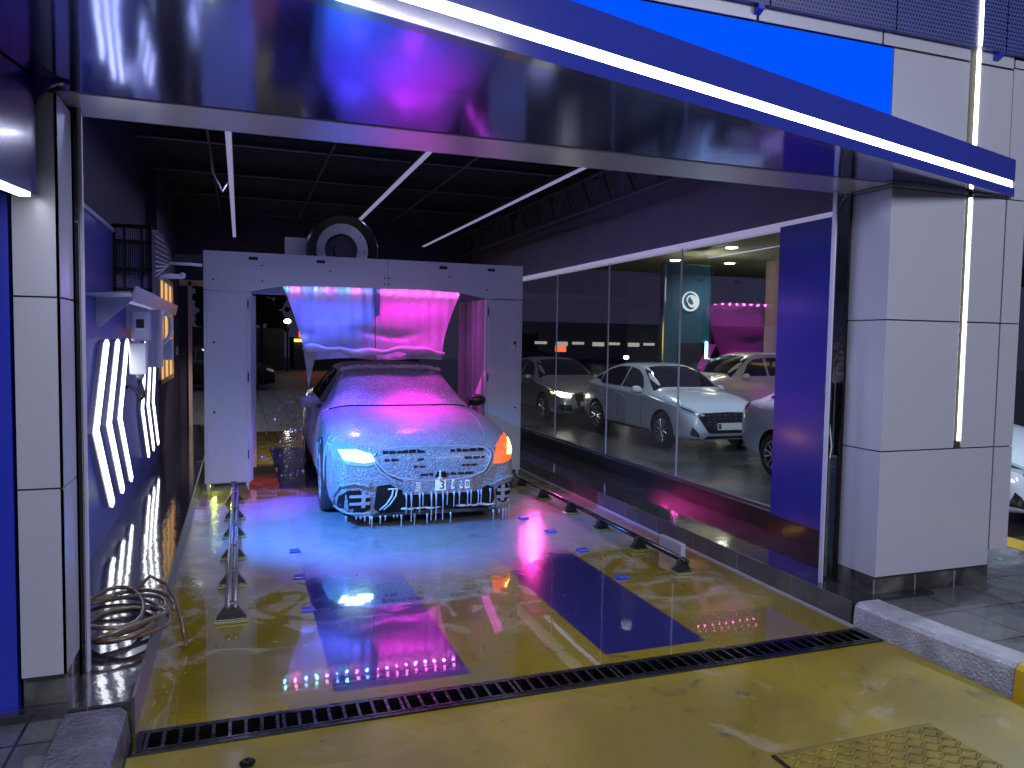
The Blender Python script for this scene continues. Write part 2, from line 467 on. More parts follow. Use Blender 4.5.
M['tower_blue'] = mat('teal_blue_column', (0.035, 0.12, 0.22), 0.35, coat=0.4)
M['logo_white'] = emat('lit_white_emblem', (0.85, 0.95, 0.95), 1.0)
M['soffit'] = mat('pale_canopy_soffit', (0.40, 0.40, 0.30), 0.6)
M['spot'] = emat('canopy_spot', (1.0, 0.95, 0.75), 14)
M['building'] = mat('dim_building', (0.05, 0.05, 0.06), 0.8)
M['shop_glow'] = emat('lit_shop_window', (1.0, 0.93, 0.80), 0.5)
M['sign_orange'] = emat('orange_sign', (1.0, 0.16, 0.05), 1.6)
M['sign_red'] = emat('red_sign', (1.0, 0.09, 0.02), 2.5)
M['sign_yellow'] = emat('yellow_sign', (1.0, 0.75, 0.15), 1.6)
M['street_glow'] = emat('street_lamp_glow', (1.0, 0.97, 0.85), 14)
M['poster'] = mat('beige_poster', (0.45, 0.36, 0.20), 0.6)
M['poster_ink'] = mat('brown_poster_print', (0.12, 0.07, 0.04), 0.6)
M['leaf'] = mat('dark_leaves', (0.012, 0.018, 0.012), 0.8)
M['paper'] = mat('paper_sticker', (0.6, 0.58, 0.6), 0.6)
M['red_print'] = mat('red_print', (0.45, 0.08, 0.06), 0.6)
M['plate_cover'] = mat('yellow_tread_plate', (0.16, 0.125, 0.012), 0.42, 0.2, var=0.3, vscale=6)


# ------------------------------------------------------------------ builders
def obj(name, bm, m, parent=None, smooth=False, loc=None, bevel=None):
    me = bpy.data.meshes.new(name)
    bmesh.ops.recalc_face_normals(bm, faces=bm.faces)
    bm.to_mesh(me)
    bm.free()
    for x in (m if isinstance(m, (list, tuple)) else [m]):
        me.materials.append(x)
    if smooth:
        for f in me.polygons: f.use_smooth = True
        if smooth == 'auto':
            try: me.set_sharp_from_angle(angle=math.radians(35))
            except Exception: pass
    o = bpy.data.objects.new(name, me)
    COL.objects.link(o)
    if parent: o.parent = parent
    if loc: o.location = loc
    if bevel:
        md = o.modifiers.new('edge_round', 'BEVEL')
        md.width = bevel
        md.segments = 2
        md.limit_method = 'ANGLE'
    return o


def tag(o, label, cat=None, group=None, kind=None):
    if label: o['label'] = label
    if cat: o['category'] = cat
    if group: o['group'] = group
    if kind: o['kind'] = kind
    return o


def thing(name, label, cat, loc=(0, 0, 0), rz=0.0, group=None, kind=None):
    o = bpy.data.objects.new(name, None)
    COL.objects.link(o)
    o.location = loc
    o.rotation_euler = (0, 0, rz)
    o.empty_display_size = 0.1
    return tag(o, label, cat, group, kind)


def B(): return bmesh.new()


def box(bm, x0, x1, y0, y1, z0, z1, mi=0):
    v = [bm.verts.new((x, y, z)) for z in (z0, z1) for y in (y0, y1) for x in (x0, x1)]
    for q in ((0, 2, 3, 1), (4, 5, 7, 6), (0, 1, 5, 4), (2, 6, 7, 3), (0, 4, 6, 2), (1, 3, 7, 5)):
        f = bm.faces.new([v[i] for i in q])
        f.material_index = mi
    return bm


def prism(bm, poly, axis, a, b, mi=0):
    """poly of 2-D points extruded along axis ('x': (y,z), 'y': (x,z), 'z': (x,y))"""
    def P(p, t):
        return {'x': (t, p[0], p[1]), 'y': (p[0], t, p[1]), 'z': (p[0], p[1], t)}[axis]
    lo = [bm.verts.new(P(p, a)) for p in poly]
    hi = [bm.verts.new(P(p, b)) for p in poly]
    n = len(poly)
    fs = [bm.faces.new(lo), bm.faces.new(hi[::-1])]
    for i in range(n):
        fs.append(bm.faces.new((lo[i], lo[(i + 1) % n], hi[(i + 1) % n], hi[i])))
    for f in fs: f.material_index = mi
    return bm


def tube(bm, pts, r, n=8, closed=False, caps=True, mi=0):
    pts = [Vector(p) for p in pts]
    rs = r if isinstance(r, (list, tuple)) else [r] * len(pts)
    rings = []
    N = len(pts)
    prev = None
    for i, p in enumerate(pts):
        if closed: d = pts[(i + 1) % N] - pts[i - 1]
        else: d = pts[min(i + 1, N - 1)] - pts[max(i - 1, 0)]
        if d.length < 1e-9: d = Vector((0, 0, 1))
        d.normalize()
        if prev is None:
            a = Vector((0, 0, 1)) if abs(d.z) < 0.9 else Vector((1, 0, 0))
            u = d.cross(a).normalized()
        else:
            u = (prev - d * prev.dot(d))
            u = u.normalized() if u.length > 1e-6 else d.orthogonal().normalized()
        prev = u
        w = d.cross(u)
        rings.append([bm.verts.new(p + (u * math.cos(2 * math.pi * k / n) + w * math.sin(2 * math.pi * k / n)) * rs[i]) for k in range(n)])
    M_ = N if closed else N - 1
    for i in range(M_):
        a, b = rings[i], rings[(i + 1) % N]
        for k in range(n):
            f = bm.faces.new((a[k], a[(k + 1) % n], b[(k + 1) % n], b[k]))
            f.material_index = mi
    if caps and not closed:
        bm.faces.new(rings[0][::-1]).material_index = mi
        bm.faces.new(rings[-1]).material_index = mi
    return bm


def lathe(bm, prof, axis='z', c=(0, 0, 0), n=24, mi=0, ring_closed=False):
    """prof: list of (radius, along)"""
    rings = []
    for r, t in prof:
        ring = []
        for k in range(n):
            a = 2 * math.pi * k / n
            x, y = r * math.cos(a), r * math.sin(a)
            p = {'z': (x, y, t), 'x': (t, x, y), 'y': (x, t, y)}[axis]
            ring.append(bm.verts.new(Vector(p) + Vector(c)))
        rings.append(ring)
    for a, b in zip(rings, rings[1:] + ([rings[0]] if ring_closed else [])):
        for k in range(n):
            f = bm.faces.new((a[k], a[(k + 1) % n], b[(k + 1) % n], b[k]))
            f.material_index = mi
    for ring in (() if ring_closed else (rings[0], rings[-1])):
        if (ring[0].co - ring[n // 2].co).length > 1e-5:
            bm.faces.new(ring).material_index = mi
    return bm


def sph(bm, c, r, sx=1, sy=1, sz=1, u=12, v=8):
    g = bmesh.ops.create_uvsphere(bm, u_segments=u, v_segments=v, radius=r)
    for w in g['verts']:
        w.co = Vector((w.co.x * sx, w.co.y * sy, w.co.z * sz)) + Vector(c)


def text_obj(name, s, size, loc, rot, m, parent=None, extrude=0.001):
    cu = bpy.data.curves.new(name, 'FONT')
    cu.body = s
    cu.size = size
    cu.extrude = extrude
    cu.align_x = 'CENTER'
    cu.align_y = 'CENTER'
    o = bpy.data.objects.new(name, cu)
    COL.objects.link(o)
    cu.materials.append(m)
    o.location = loc
    o.rotation_euler = rot
    bpy.context.view_layer.update()
    me = bpy.data.meshes.new_from_object(o.evaluated_get(bpy.context.evaluated_depsgraph_get()))
    bpy.data.objects.remove(o)
    o = bpy.data.objects.new(name, me)
    COL.objects.link(o)
    o.location = loc
    o.rotation_euler = rot
    if parent: o.parent = parent
    return o


def struct(name, bm, m, label=None, parent=None, **kw):
    o = obj(name, bm, m, parent, **kw)
    if not parent: o['kind'] = 'structure'
    if label: o['label'] = label
    return o


# ================================================================== SETTING
# bay floor and forecourt lane
bm = B()
box(bm, -0.45, 3.60, 3.58, 14.6, -0.10, 0.0)
struct('floor', bm, M['floor'], 'yellow painted wet wash bay floor with two blue wheel tracks')
bm = B()
box(bm, -0.45, 3.62, -3.0, 3.38, -0.10, 0.0)
struct('floor', bm, M['lane'], 'yellow painted forecourt lane in front of the drain')
bm = B()
box(bm, -0.45, 3.60, 3.38, 3.58, -0.16, -0.09)
struct('floor', bm, M['car_dark'], 'dark bottom of the drain trench')
# raised ledges beside the bay
bm = B()
box(bm, -1.0, -0.45, 3.55, 14.5, -0.08, 0.165)
struct('floor', bm, M['ledge_tile'], 'black tiled raised walkway along the left wall')
bm = B()
box(bm, -0.452, -0.44, 3.56, 14.5, 0.0, 0.175)
struct('trim', bm, M['ledge_side'], 'dark edge strip of the left walkway')
bm = B()
box(bm, 3.61, 4.28, 3.64, 14.5, -0.08, 0.148)
struct('floor', bm, M['ledge_tile'], 'black tiled raised walkway under the glass wall')
bm = B()
box(bm, 3.595, 3.608, 3.65, 14.5, 0.0, 0.150)
struct('trim', bm, M['ledge_side'], 'black tiled riser of the right walkway')
bm = B()
box(bm, 3.582, 3.594, 3.62, 14.5, 0.0, 0.012)
struct('trim', bm, M['panel_grey'], 'pale joint line at the foot of the right riser')
# low sill below glass
bm = B()
box(bm, 4.28, 4.46, 4.35, 14.5, -0.08, 0.315)
struct('baseboard_right', bm, M['black'], 'dark sill under the glass wall')
# forecourt paving on both sides
bm = B()
box(bm, 3.80, 6.2, -3.0, 4.6, -0.3, 0.130)
struct('floor', bm, M['paving'], 'dark stone paving right of the bay pillar')
bm = B()
box(bm, -3.2, -0.70, -3.0, 3.58, -0.3, 0.130)
struct('floor', bm, M['paving'], 'dark stone paving left of the bay')
bm = B()
box(bm, 4.46, 60, 4.6, 70, -0.3, -0.085)
box(bm, 6.2, 60, -3, 4.6, -0.3, -0.085)
struct('floor', bm, M['asphalt'], 'wet parking ground behind the glass wall')
bm = B()
box(bm, -30, 4.46, 14.6, 70, -0.3, -0.02)
struct('floor', bm, M['far_paving'], 'grey block paving beyond the back opening')
bm = B()
box(bm, 5.9, 6.2, -3.0, 4.62, 0.129, 0.134)
struct('trim', bm, M['kerb_yellow'], 'orange painted edge of the right paving')


def kerb(x_in, x_out, y0, y1, m, name, label, curve=0.0):
    bm = B()
    s = 1 if x_out > x_in else -1
    prof = [(0, 0), (0.012 * s, 0.125), (0.035 * s, 0.148), (0.07 * s, 0.152), (abs(x_out - x_in) * s, 0.150), (abs(x_out - x_in) * s, -0.05), (0, -0.05)]
    n = 10
    rings = []
    for i in range(n + 1):
        y = y0 + (y1 - y0) * i / n
        dx = curve * ((3.62 - y) ** 2)
        rings.append([bm.verts.new((x_in + px + dx, y, pz)) for px, pz in prof])
    k = len(prof)
    for a, b in zip(rings, rings[1:]):
        for j in range(k):
            bm.faces.new((a[j], a[(j + 1) % k], b[(j + 1) % k], b[j]))
    bm.faces.new(rings[0]); bm.faces.new(rings[-1][::-1])
    return tag(obj(name, bm, m, None, 'auto'), label, 'kerb')


kerb(3.60, 3.80, 2.66, 3.63, M['kerb_silver'], 'kerb_block', 'silver painted wet kerb block right of the drain', 0.10)
kerb(3.69, 3.89, -3.0, 2.655, M['kerb_yellow'], 'kerb_block', 'yellow painted kerb at the right picture edge', 0.0)
kerb(-0.455, -0.70, 1.0, 3.54, M['kerb_wet'], 'kerb_block', 'silver painted wet kerb block left of the drain', 0.0)

# --- left wall
bm = B()
box(bm, -1.12, -1.0, 3.95, 10.75, 0.0, 2.60)
wl = struct('wall_left', bm, M['wall_blue'], 'glossy blue clad left wall')
bm = B()
box(bm, -1.14, -0.985, 3.95, 7.12, 2.60, 2.63)
box(bm, -1.005, -0.99, 3.96, 3.99, 0.17, 2.6)
struct('trim_1', bm, M['lilac_metal'], 'pale capping of the blue wall')
bm = B()
box(bm, -1.12, -1.0, 10.75, 14.5, 0.0, 4.0)
box(bm, -1.30, -1.12, 3.8, 14.5, -0.1, 4.0)
struct('wall_left', bm, M['navy_wall'], 'dark upper and rear part of the left wall')
# back wall with opening
bm = B()
box(bm, -1.3, -0.83, 14.5, 14.65, 0, 4.0)
box(bm, -0.83, 4.5, 14.5, 14.65, 2.72, 4.0)
struct('wall_back', bm, M['navy_wall'], 'dark back wall around the exit opening')
bm = B()
box(bm, -0.86, -0.80, 14.42, 14.5, 0.0, 2.70)
box(bm, -1.20, 4.3, 14.42, 14.5, 2.62, 2.72)
struct('trim_2', bm, M['pink_frame'], 'pale pink frame of the exit opening')
# --- right wall: glass, header
bm = B()
box(bm, 4.33, 4.50, 4.35, 14.5, 2.78, 4.0)
struct('wall_right', bm, M['dark_wall'], 'dark wall above the glass')
bm = B()
box(bm, 4.29, 4.45, 4.35, 14.5, 2.735, 2.78)
struct('trim_3', bm, M['lit_rail'], 'white rail along the top of the glass')
ys = [5.28, 6.91, 8.56, 10.21, 11.8, 13.3, 14.45]
win = thing('window_1', 'large clear glass wall between the bay and the parking', None, (0, 0, 0), kind='structure')
for a, b in zip(ys, ys[1:]):
    bm = B()
    v = [bm.verts.new(q) for q in ((4.36, a + 0.006, 0.315), (4.36, b - 0.006, 0.315), (4.36, b - 0.006, 2.735), (4.36, a + 0.006, 2.735))]
    bm.faces.new(v)
    obj('pane', bm, M['glass'], win)
for y in ys[1:-1]:
    bm = B()
    box(bm, 4.352, 4.368, y - 0.006, y + 0.006, 0.315, 2.735)
    obj('glass_joint', bm, M['lilac_metal'], win)
bm = B()
box(bm, 4.34, 4.38, 5.28, 14.45, 0.315, 0.335)
obj('bottom_channel', bm, M['steel_dark'], win)
# blue panel
bm = B()
box(bm, 4.27, 4.46, 4.34, 5.27, 0.30, 2.735)
struct('wall_right', bm, M['panel_blue'], 'glossy blue panel beside the glass wall')
# ceiling
bm = B()
nn = 80
for i in range(nn):
    y0 = 4.3 + (14.6 - 4.3) * i / nn
    y1 = 4.3 + (14.6 - 4.3) * (i + 0.55) / nn
    box(bm, -1.3, 4.5, y0, y1, 3.92, 3.98)
box(bm, -1.3, 4.5, 3.9, 14.6, 3.97, 4.05)
struct('ceiling', bm, M['ceiling'], 'dark corrugated roof deck')
for k, y in enumerate((5.6, 7.2, 8.8, 10.4, 12.0, 13.6)):
    bm = B()
    box(bm, -1.0, 4.33, y - 0.04, y + 0.04, 3.80, 3.815)
    box(bm, -1.0, 4.33, y - 0.008, y + 0.008, 3.815, 3.92)
    struct('trim_%d' % (10 + k), bm, M['steel_dark'], 'roof purlin across the bay')
# truss on the right
tr = thing('roof_truss', 'dark steel lattice truss under the roof by the right wall', 'truss', (0, 0, 0))
bm = B()
tube(bm, [(4.0, 4.5, 3.74), (4.0, 14.4, 3.74)], 0.028, 6); obj('top_chord', bm, M['steel_dark'], tr)
bm = B()
tube(bm, [(4.0, 4.5, 3.36), (4.0, 14.4, 3.36)], 0.028, 6); obj('bottom_chord', bm, M['steel_dark'], tr)
bm = B()
for i in range(18):
    y = 4.6 + i * 0.54
    tube(bm, [(4.0, y, 3.36), (4.0, y + 0.27, 3.74)], 0.014, 6)
    tube(bm, [(4.0, y + 0.27, 3.74), (4.0, y + 0.54, 3.36)], 0.014, 6)
obj('lattice', bm, M['steel_dark'], tr)

# front lintel soffit and wall above
bm = B()
box(bm, -0.88, 3.80, 3.694, 4.06, 2.762, 2.90)
struct('trim_20', bm, M['lintel'], 'brushed metal soffit over the bay entrance')
bm = B()
box(bm, -1.3, 4.5, 3.72, 4.30, 2.90, 4.05)
struct('wall_front', bm, M['panel_gap'], 'dark wall above the bay entrance')

# --- right pillar
pil = thing('pillar', 'grey panel clad pillar right of the bay with a white light strip', None, (3.84, 3.70, 0.13), kind='structure')
bm = B()
box(bm, 0.004, 0.98, 0.012, 0.46, 0.12, 2.62)
obj('core', bm, M['panel_gap'], pil)
bm = B()
box(bm, 0.0, 1.02, 0.02, 0.46, -0.01, 0.135)
obj('plinth', bm, M['plinth_tile'], pil)
LX = 4.505 - 3.84
for (z0, z1) in ((0.135, 0.945), (0.953, 1.785), (1.793, 2.612), (2.618, 2.634)):
    bm = B()
    if z1 > 1.0:
        box(bm, 0.0, LX - 0.045, -0.0, 0.012, z0, z1)
        box(bm, LX + 0.022, 0.985, -0.0, 0.012, z0, z1)
        if z0 < 1.0:
            pass
    else:
        box(bm, 0.0, 0.985, 0.0, 0.012, z0, z1)
    obj('front_panel', bm, M['panel_grey'], pil, bevel=0.003)
    bm = B()
    box(bm, -0.004, 0.0, 0.0, 0.33, z0, z1)
    obj('side_panel', bm, M['panel_grey'], pil)
bm = B()
box(bm, LX - 0.006, LX + 0.014, 0.001, 0.010, 1.0, 2.60)
tag(obj('light_strip', bm, M['warm_led'], pil), 'lit white vertical strip')
# second column to the right
p2 = thing('pillar', 'narrow grey panel column behind the right edge of the pillar', None, (4.836, 3.70, 0.13), kind='structure')
bm = B(); box(bm, 0.01, 0.16, 0.012, 0.3, 0.26, 5.0); obj('core', bm, M['panel_gap'], p2)
for (z0, z1) in ((0.24, 0.945), (0.953, 1.785), (1.793, 2.612), (2.62, 3.47)):
    bm = B(); box(bm, 0.0, 0.165, 0.0, 0.012, z0, z1); box(bm, 0.165, 0.17, 0.0, 0.3, z0, z1)
    obj('front_panel', bm, M['panel_grey'], p2)

# --- wall above the canopy
bm = B()
box(bm, 3.805, 4.44, 3.70, 3.712, 2.78, 3.585)
box(bm, 4.54, 4.83, 3.70, 3.712, 2.78, 3.585)
box(bm, 4.845, 5.6, 3.70, 3.712, 3.61, 3.66)
box(bm, 3.72, 4.44, 3.70, 3.712, 3.60, 3.70)
box(bm, 4.54, 4.83, 3.70, 3.712, 3.60, 3.70)
for a, b in ((0.2, 1.78), (1.80, 2.78), (2.80, 3.705)):
    box(bm, a, b, 3.70, 3.712, 3.60, 3.70)
box(bm, 3.80, 5.05, 3.712, 3.73, 2.78, 3.75, 1)
struct('wall_front', bm, [M['panel_grey'], M['panel_gap']], 'grey cladding panels above the canopy')
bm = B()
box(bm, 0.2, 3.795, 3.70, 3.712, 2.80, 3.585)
tag(obj('blue_glow_panel', bm, M['blue_glow']), 'bright blue panel above the canopy, light wash painted as glow', 'sign')
bm = B()
box(bm, 4.495, 4.520, 3.690, 3.70, 2.99, 3.70)
box(bm, 4.450, 4.475, 3.648, 3.655, 3.68, 5.0)
tag(obj('light_strip', bm, M['warm_led']), 'upper white vertical light strip above the canopy tip', 'light strip')
for k, (a, b) in enumerate(((0.0, 0.975), (0.985, 1.905), (1.915, 2.835), (2.845, 3.765), (3.775, 4.695), (4.705, 5.6))):
    bm = B()
    box(bm, a, b, 3.658, 3.668, 3.675, 5.0)
    box(bm, a, b, 3.668, 3.70, 3.675, 3.685)
    names = ['first from the left', 'second from the left', 'third, over the bright blue panel', 'fourth, ending over the bright blue panel corner', 'crossed by the light strip', 'last at the right edge']
    tag(obj('perforated_screen', bm, M['perf']), 'dark blue perforated sheet panel above the canopy, ' + names[k], 'screen panel', 'perforated panels along the top of the wall')
for k, x in enumerate((2.78, 4.66)):
    bm = B()
    prism(bm, [(3.655, 3.645), (3.698, 3.625), (3.698, 3.673), (3.655, 3.673)], 'x', x - 0.02, x + 0.02)
    tag(obj('screen_bracket', bm, M['panel_blue']), 'small blue bracket under the perforated screen, ' + ('above the bright blue panel' if k == 0 else 'right of the light strip'), 'bracket')

# --- canopy wedge with LED fascia
can = thing('canopy', 'glossy blue wedge canopy over the entrance with a bright light line', 'canopy', (4.87, 3.68, 2.77))
sl = 0.284
L0 = 7.2
bm = B()
# soffit plate (local coordinates)
prism(bm, [(-0.03, 0.012), (-L0, 0.012), (-L0, -L0 * sl + 0.03), (-0.03, 0.005)], 'z', -0.003, 0.03)
obj('soffit', bm, M['soffit_blue'], can)
ca, sa = 1 / math.hypot(1, sl), sl / math.hypot(1, sl)


def fascia_box(z0, z1, d0, d1, m, name, t0=0.0, t1=7.4):
    bm = B()
    pts = []
    for t, d in ((t0, d0), (t1, d0), (t1, d1), (t0, d1)):
        pts.append((-ca * t - sa * d * -1 * -1, -sa * t + ca * d * 1))
    prism(bm, pts, 'z', z0, z1)
    return obj(name, bm, m, can)


fascia_box(-0.010, 0.048, 0.0, 0.06, M['canopy_blue'], 'fascia_lip')
fascia_box(0.092, 0.235, 0.0, 0.06, M['canopy_blue'], 'fascia_board')
tag(fascia_box(0.048, 0.092, 0.004, 0.05, M['fascia_led'], 'light_line', 0.03), 'bright white light line')

# --- left front pillar, blue wing and left edge
pl = thing('pillar', 'slim grey panel clad pillar left of the bay entrance', None, (-0.87, 3.60, 0.13), kind='structure')
bm = B(); box(bm, 0.01, 0.155, 0.01, 0.27, 0.15, 2.62); obj('core', bm, M['panel_gap'], pl)
for (z0, z1) in ((0.17, 0.965), (0.973, 1.765), (1.773, 2.600)):
    bm = B(); box(bm, 0.0, 0.165, 0.0, 0.01, z0, z1); box(bm, 0.155, 0.165, 0.0, 0.28, z0, z1)
    obj('front_panel', bm, M['panel_grey'], pl)
bm = B(); box(bm, 0.0, 0.16, 0.03, 0.30, 0.0, 0.17); obj('plinth', bm, M['plinth_tile'], pl)
bm = B(); box(bm, -0.72, -0.685, 3.90, 4.0, 0.165, 2.76)
tag(obj('door_track', bm, M['black_metal']), 'black shutter track beside the left pillar', 'door track')
bm = B(); box(bm, -0.684, -0.672, 3.93, 3.96, 0.165, 2.76)
struct('trim_21', bm, M['lilac_metal'], 'thin pale edge beside the left shutter track')
bm = B(); box(bm, -1.0, -0.70, 3.90, 3.95, 0.165, 2.76)
struct('wall_left', bm, M['navy_wall'], 'dark return wall behind the left pillar')
bm = B(); box(bm, -3.2, -0.885, 3.60, 3.66, 0.13, 2.76)
struct('wall_front', bm, M['panel_blue'], 'glossy blue wall left of the entrance')
# blue wing box
wg = thing('side_fascia', 'dark blue side fascia box with white light edge left of the pillar', 'fascia', (-0.766, 3.535, 2.29))
dxw, dyw = -math.sin(math.radians(10.6)), -math.cos(math.radians(10.6))


def wing_poly(o0, o1, t0, t1):
    nx, ny = dyw, -dxw
    return [(dxw * t0 + nx * o0, dyw * t0 + ny * o0), (dxw * t1 + nx * o0, dyw * t1 + ny * o0), (dxw * t1 + nx * o1, dyw * t1 + ny * o1), (dxw * t0 + nx * o1, dyw * t0 + ny * o1)]


bm = B(); prism(bm, wing_poly(0.0, 0.5, 0.0, 1.6), 'z', 0.012, 0.47); obj('box_shell', bm, M['navy_gloss'], wg)
bm = B(); prism(bm, wing_poly(-0.002, 0.04, 0.06, 1.6), 'z', -0.004, 0.012); tag(obj('light_line', bm, M['fascia_led'], wg), 'white light line')
# rounded corner piece between the wing and the lintel
bm = B()
arc = [(0.0, 0.02)]
for i in range(9):
    a = math.pi - (math.pi / 2) * i / 8
    arc.append((0.12 + 0.12 * math.cos(a), 0.34 + 0.13 * math.sin(a)))
arc += [(0.12, 0.475), (-0.06, 0.475), (-0.06, 0.02)]
prism(bm, arc, 'y', 0.0, 0.03)
obj('rounded_corner', bm, M['navy_gloss'], wg)

# --- right shutter track
tk = thing('door_track', 'black steel shutter track between blue panel and right pillar', 'door track', (3.70, 4.02, 0.148))
bm = B()
box(bm, 0.0, 0.010, -0.01, 0.03, 0.0, 2.61)
box(bm, 0.115, 0.135, 0.0, 0.10, 0.0, 2.61)
obj('channel', bm, M['black_metal'], tk)
bm = B(); box(bm, -0.012, 0.0, -0.012, 0.02, 0.0, 2.61); obj('pale_edge', bm, M['lilac_metal'], tk)
bm = B(); box(bm, 0.045, 0.085, 0.05, 0.06, 0.02, 0.85)
obj('guide_bar', bm, M['galv'], tk)
bm = B(); box(bm, 0.04, 0.09, 0.05, 0.09, 0.85, 1.35); obj('bracket', bm, M['black_metal'], tk)
bm = B(); tube(bm, [(0.06, 0.05, 1.25), (0.055, 0.05, 1.10), (0.085, 0.05, 0.92), (0.075, 0.05, 0.84)], 0.005, 6)
obj('cable', bm, M['white_plastic'], tk)

# ================================================================== DRAIN GRATE
gr = thing('drain_grate', 'black slotted trench drain grate across the bay entrance', 'drain grate', (-0.43, 3.38, 0.0))
GL = 4.02
bm = B()
box(bm, 0, GL, 0.0, 0.022, -0.06, 0.010)
box(bm, 0, GL, 0.178, 0.20, -0.06, 0.010)
box(bm, 0, 0.03, 0.022, 0.178, -0.06, 0.010)
box(bm, GL - 0.03, GL, 0.022, 0.178, -0.06, 0.010)
obj('frame', bm, M['black_metal'], gr)
ns = 7
for k in range(ns):
    a = 0.03 + (GL - 0.06) * k / ns
    b = 0.03 + (GL - 0.06) * (k + 1) / ns
    bm = B()
    box(bm, a + 0.004, b - 0.004, 0.024, 0.036, -0.02, 0.012)
    box(bm, a + 0.004, b - 0.004, 0.164, 0.176, -0.02, 0.012)
    nb = 8
    for j in range(nb + 1):
        x = a + 0.006 + (b - a - 0.028) * j / nb
        box(bm, x, x + 0.015, 0.036, 0.164, -0.02, 0.011)
    obj('grate_section', bm, M['black_metal'], gr)

# tread plate cover lower right (herringbone)
tp = thing('tread_plate', 'yellow raised pattern inspection cover at the lower right', 'cover plate', (2.13, 2.54, 0.0))
bm = B()
prism(bm, [(0, 0), (0.86, 0.0), (0.86, -1.1), (0, -1.1)], 'z', 0.0, 0.012)
obj('cover', bm, M['plate_cover'], tp)
bm = B()
for i in range(17):
    for j in range(22):
        x, y = 0.04 + i * 0.049, -0.04 - j * 0.048
        s = 1 if (i + j) % 2 else -1
        c = Vector((x, y, 0.012))
        d = Vector((0.026, 0.015 * s, 0))
        tube(bm, [c - d, c + d * 0.2 , c + d], [0.006, 0.009, 0.006], 5)
obj('raised_pattern', bm, M['plate_cover'], tp, True)
bm = B()
box(bm, -0.012, 0.872, 0.0, 0.012, 0.0, 0.006); box(bm, -0.012, 0.0, -1.1, 0.0, 0.0, 0.006)
obj('edge_gap', bm, M['black'], tp)
bm = B()
sph(bm, (0.02, 3.17, 0.012), 0.028, 1.2, 0.8, 0.7, 8, 6)
tag(obj('pebble', bm, M['black_metal']), 'small dark stone lying just before the drain at left', 'stone')

# ================================================================== RAILS
rl = thing('guide_rail', 'grey tubular floor rail with spread black feet on the left', 'guide rail', (-0.06, 4.86, 0.0))
bm = B()
tube(bm, [(-0.018, -0.02, 0.10), (-0.018, 5.0, 0.10)], 0.020, 10)
tube(bm, [(0.022, -0.02, 0.095), (0.022, 5.0, 0.095)], 0.016, 10)
obj('rail_tube', bm, M['rail'], rl, True)


def rail_foot(y, root, xo=0.0, w=0.088):
    bm = B()
    prism(bm, [(-w + xo, 0.022), (w + xo, 0.022), (0.035 + xo, 0.095), (0.026 + xo, 0.118), (-0.026 + xo, 0.118), (-0.035 + xo, 0.095)], 'y', y - 0.012, y + 0.03)
    prism(bm, [(-w * 0.9 + xo, 0.022), (w * 0.9 + xo, 0.022), (w * 0.9 + xo, 0.03), (-w * 0.9 + xo, 0.03)], 'y', y - 0.05, y + 0.07)
    f = obj('foot', bm, M['black'], root, bevel=0.004)
    bm = B()
    box(bm, -w - 0.008 + xo, w + 0.008 + xo, y - 0.055, y + 0.07, 0.0, 0.020)
    o = obj('base_pad', bm, M['rail_pad'], f, bevel=0.005)
    return f


for y in (0.0, 0.69, 1.37, 2.06, 2.75, 3.5):
    rail_foot(y, rl)
rr = thing('guide_rail', 'dark tubular floor rail on the right lit pink towards the gantry', 'guide rail', (3.14, 4.88, 0.0))
bm = B()
tube(bm, [(0.03, -0.02, 0.10), (0.03, 5.0, 0.10)], 0.022, 10)
tube(bm, [(0.075, 0.0, 0.085), (0.075, 5.0, 0.085)], 0.012, 8)
obj('rail_tube', bm, M['black_metal'], rr, True)
for y in (0.0, 0.66, 1.36, 2.06, 2.80, 3.5):
    rail_foot(y, rr, 0.02, 0.068)
bm = B(); box(bm, 3.325, 3.37, 5.16, 5.50, 0.0, 0.135)
jb = tag(obj('junction_box', bm, M['panel_grey'], bevel=0.006), 'flat grey metal box beside the right rail', 'junction box')

words = ['nearest the blue track', 'second along the row', 'third along the row']
for k, (x, y) in enumerate(((0.40, 4.90), (0.40, 5.60), (0.41, 6.30))):
    bm = B()
    prism(bm, [(-0.045, 0.0), (0.045, 0.0), (0.038, 0.02), (-0.038, 0.02)], 'y', -0.035, 0.035)
    tag(obj('floor_stud', bm, M['stud_blue'], loc=(x, y, 0), bevel=0.004), 'small blue floor stud left of the car front, ' + words[k], 'floor stud', 'blue studs left of the car')
for k, (x, y) in enumerate(((2.66, 4.91), (2.69, 5.66), (2.68, 6.32), (2.62, 6.87))):
    bm = B()
    prism(bm, [(-0.05, 0.0), (0.05, 0.0), (0.042, 0.02), (-0.042, 0.02)], 'y', -0.035, 0.035)
    tag(obj('floor_stud', bm, M['stud_blue'], loc=(x, y, 0), bevel=0.004), 'small blue floor stud towards the right rail, ' + (words + ['last before the car bumper'])[k], 'floor stud', 'blue studs right of the car')

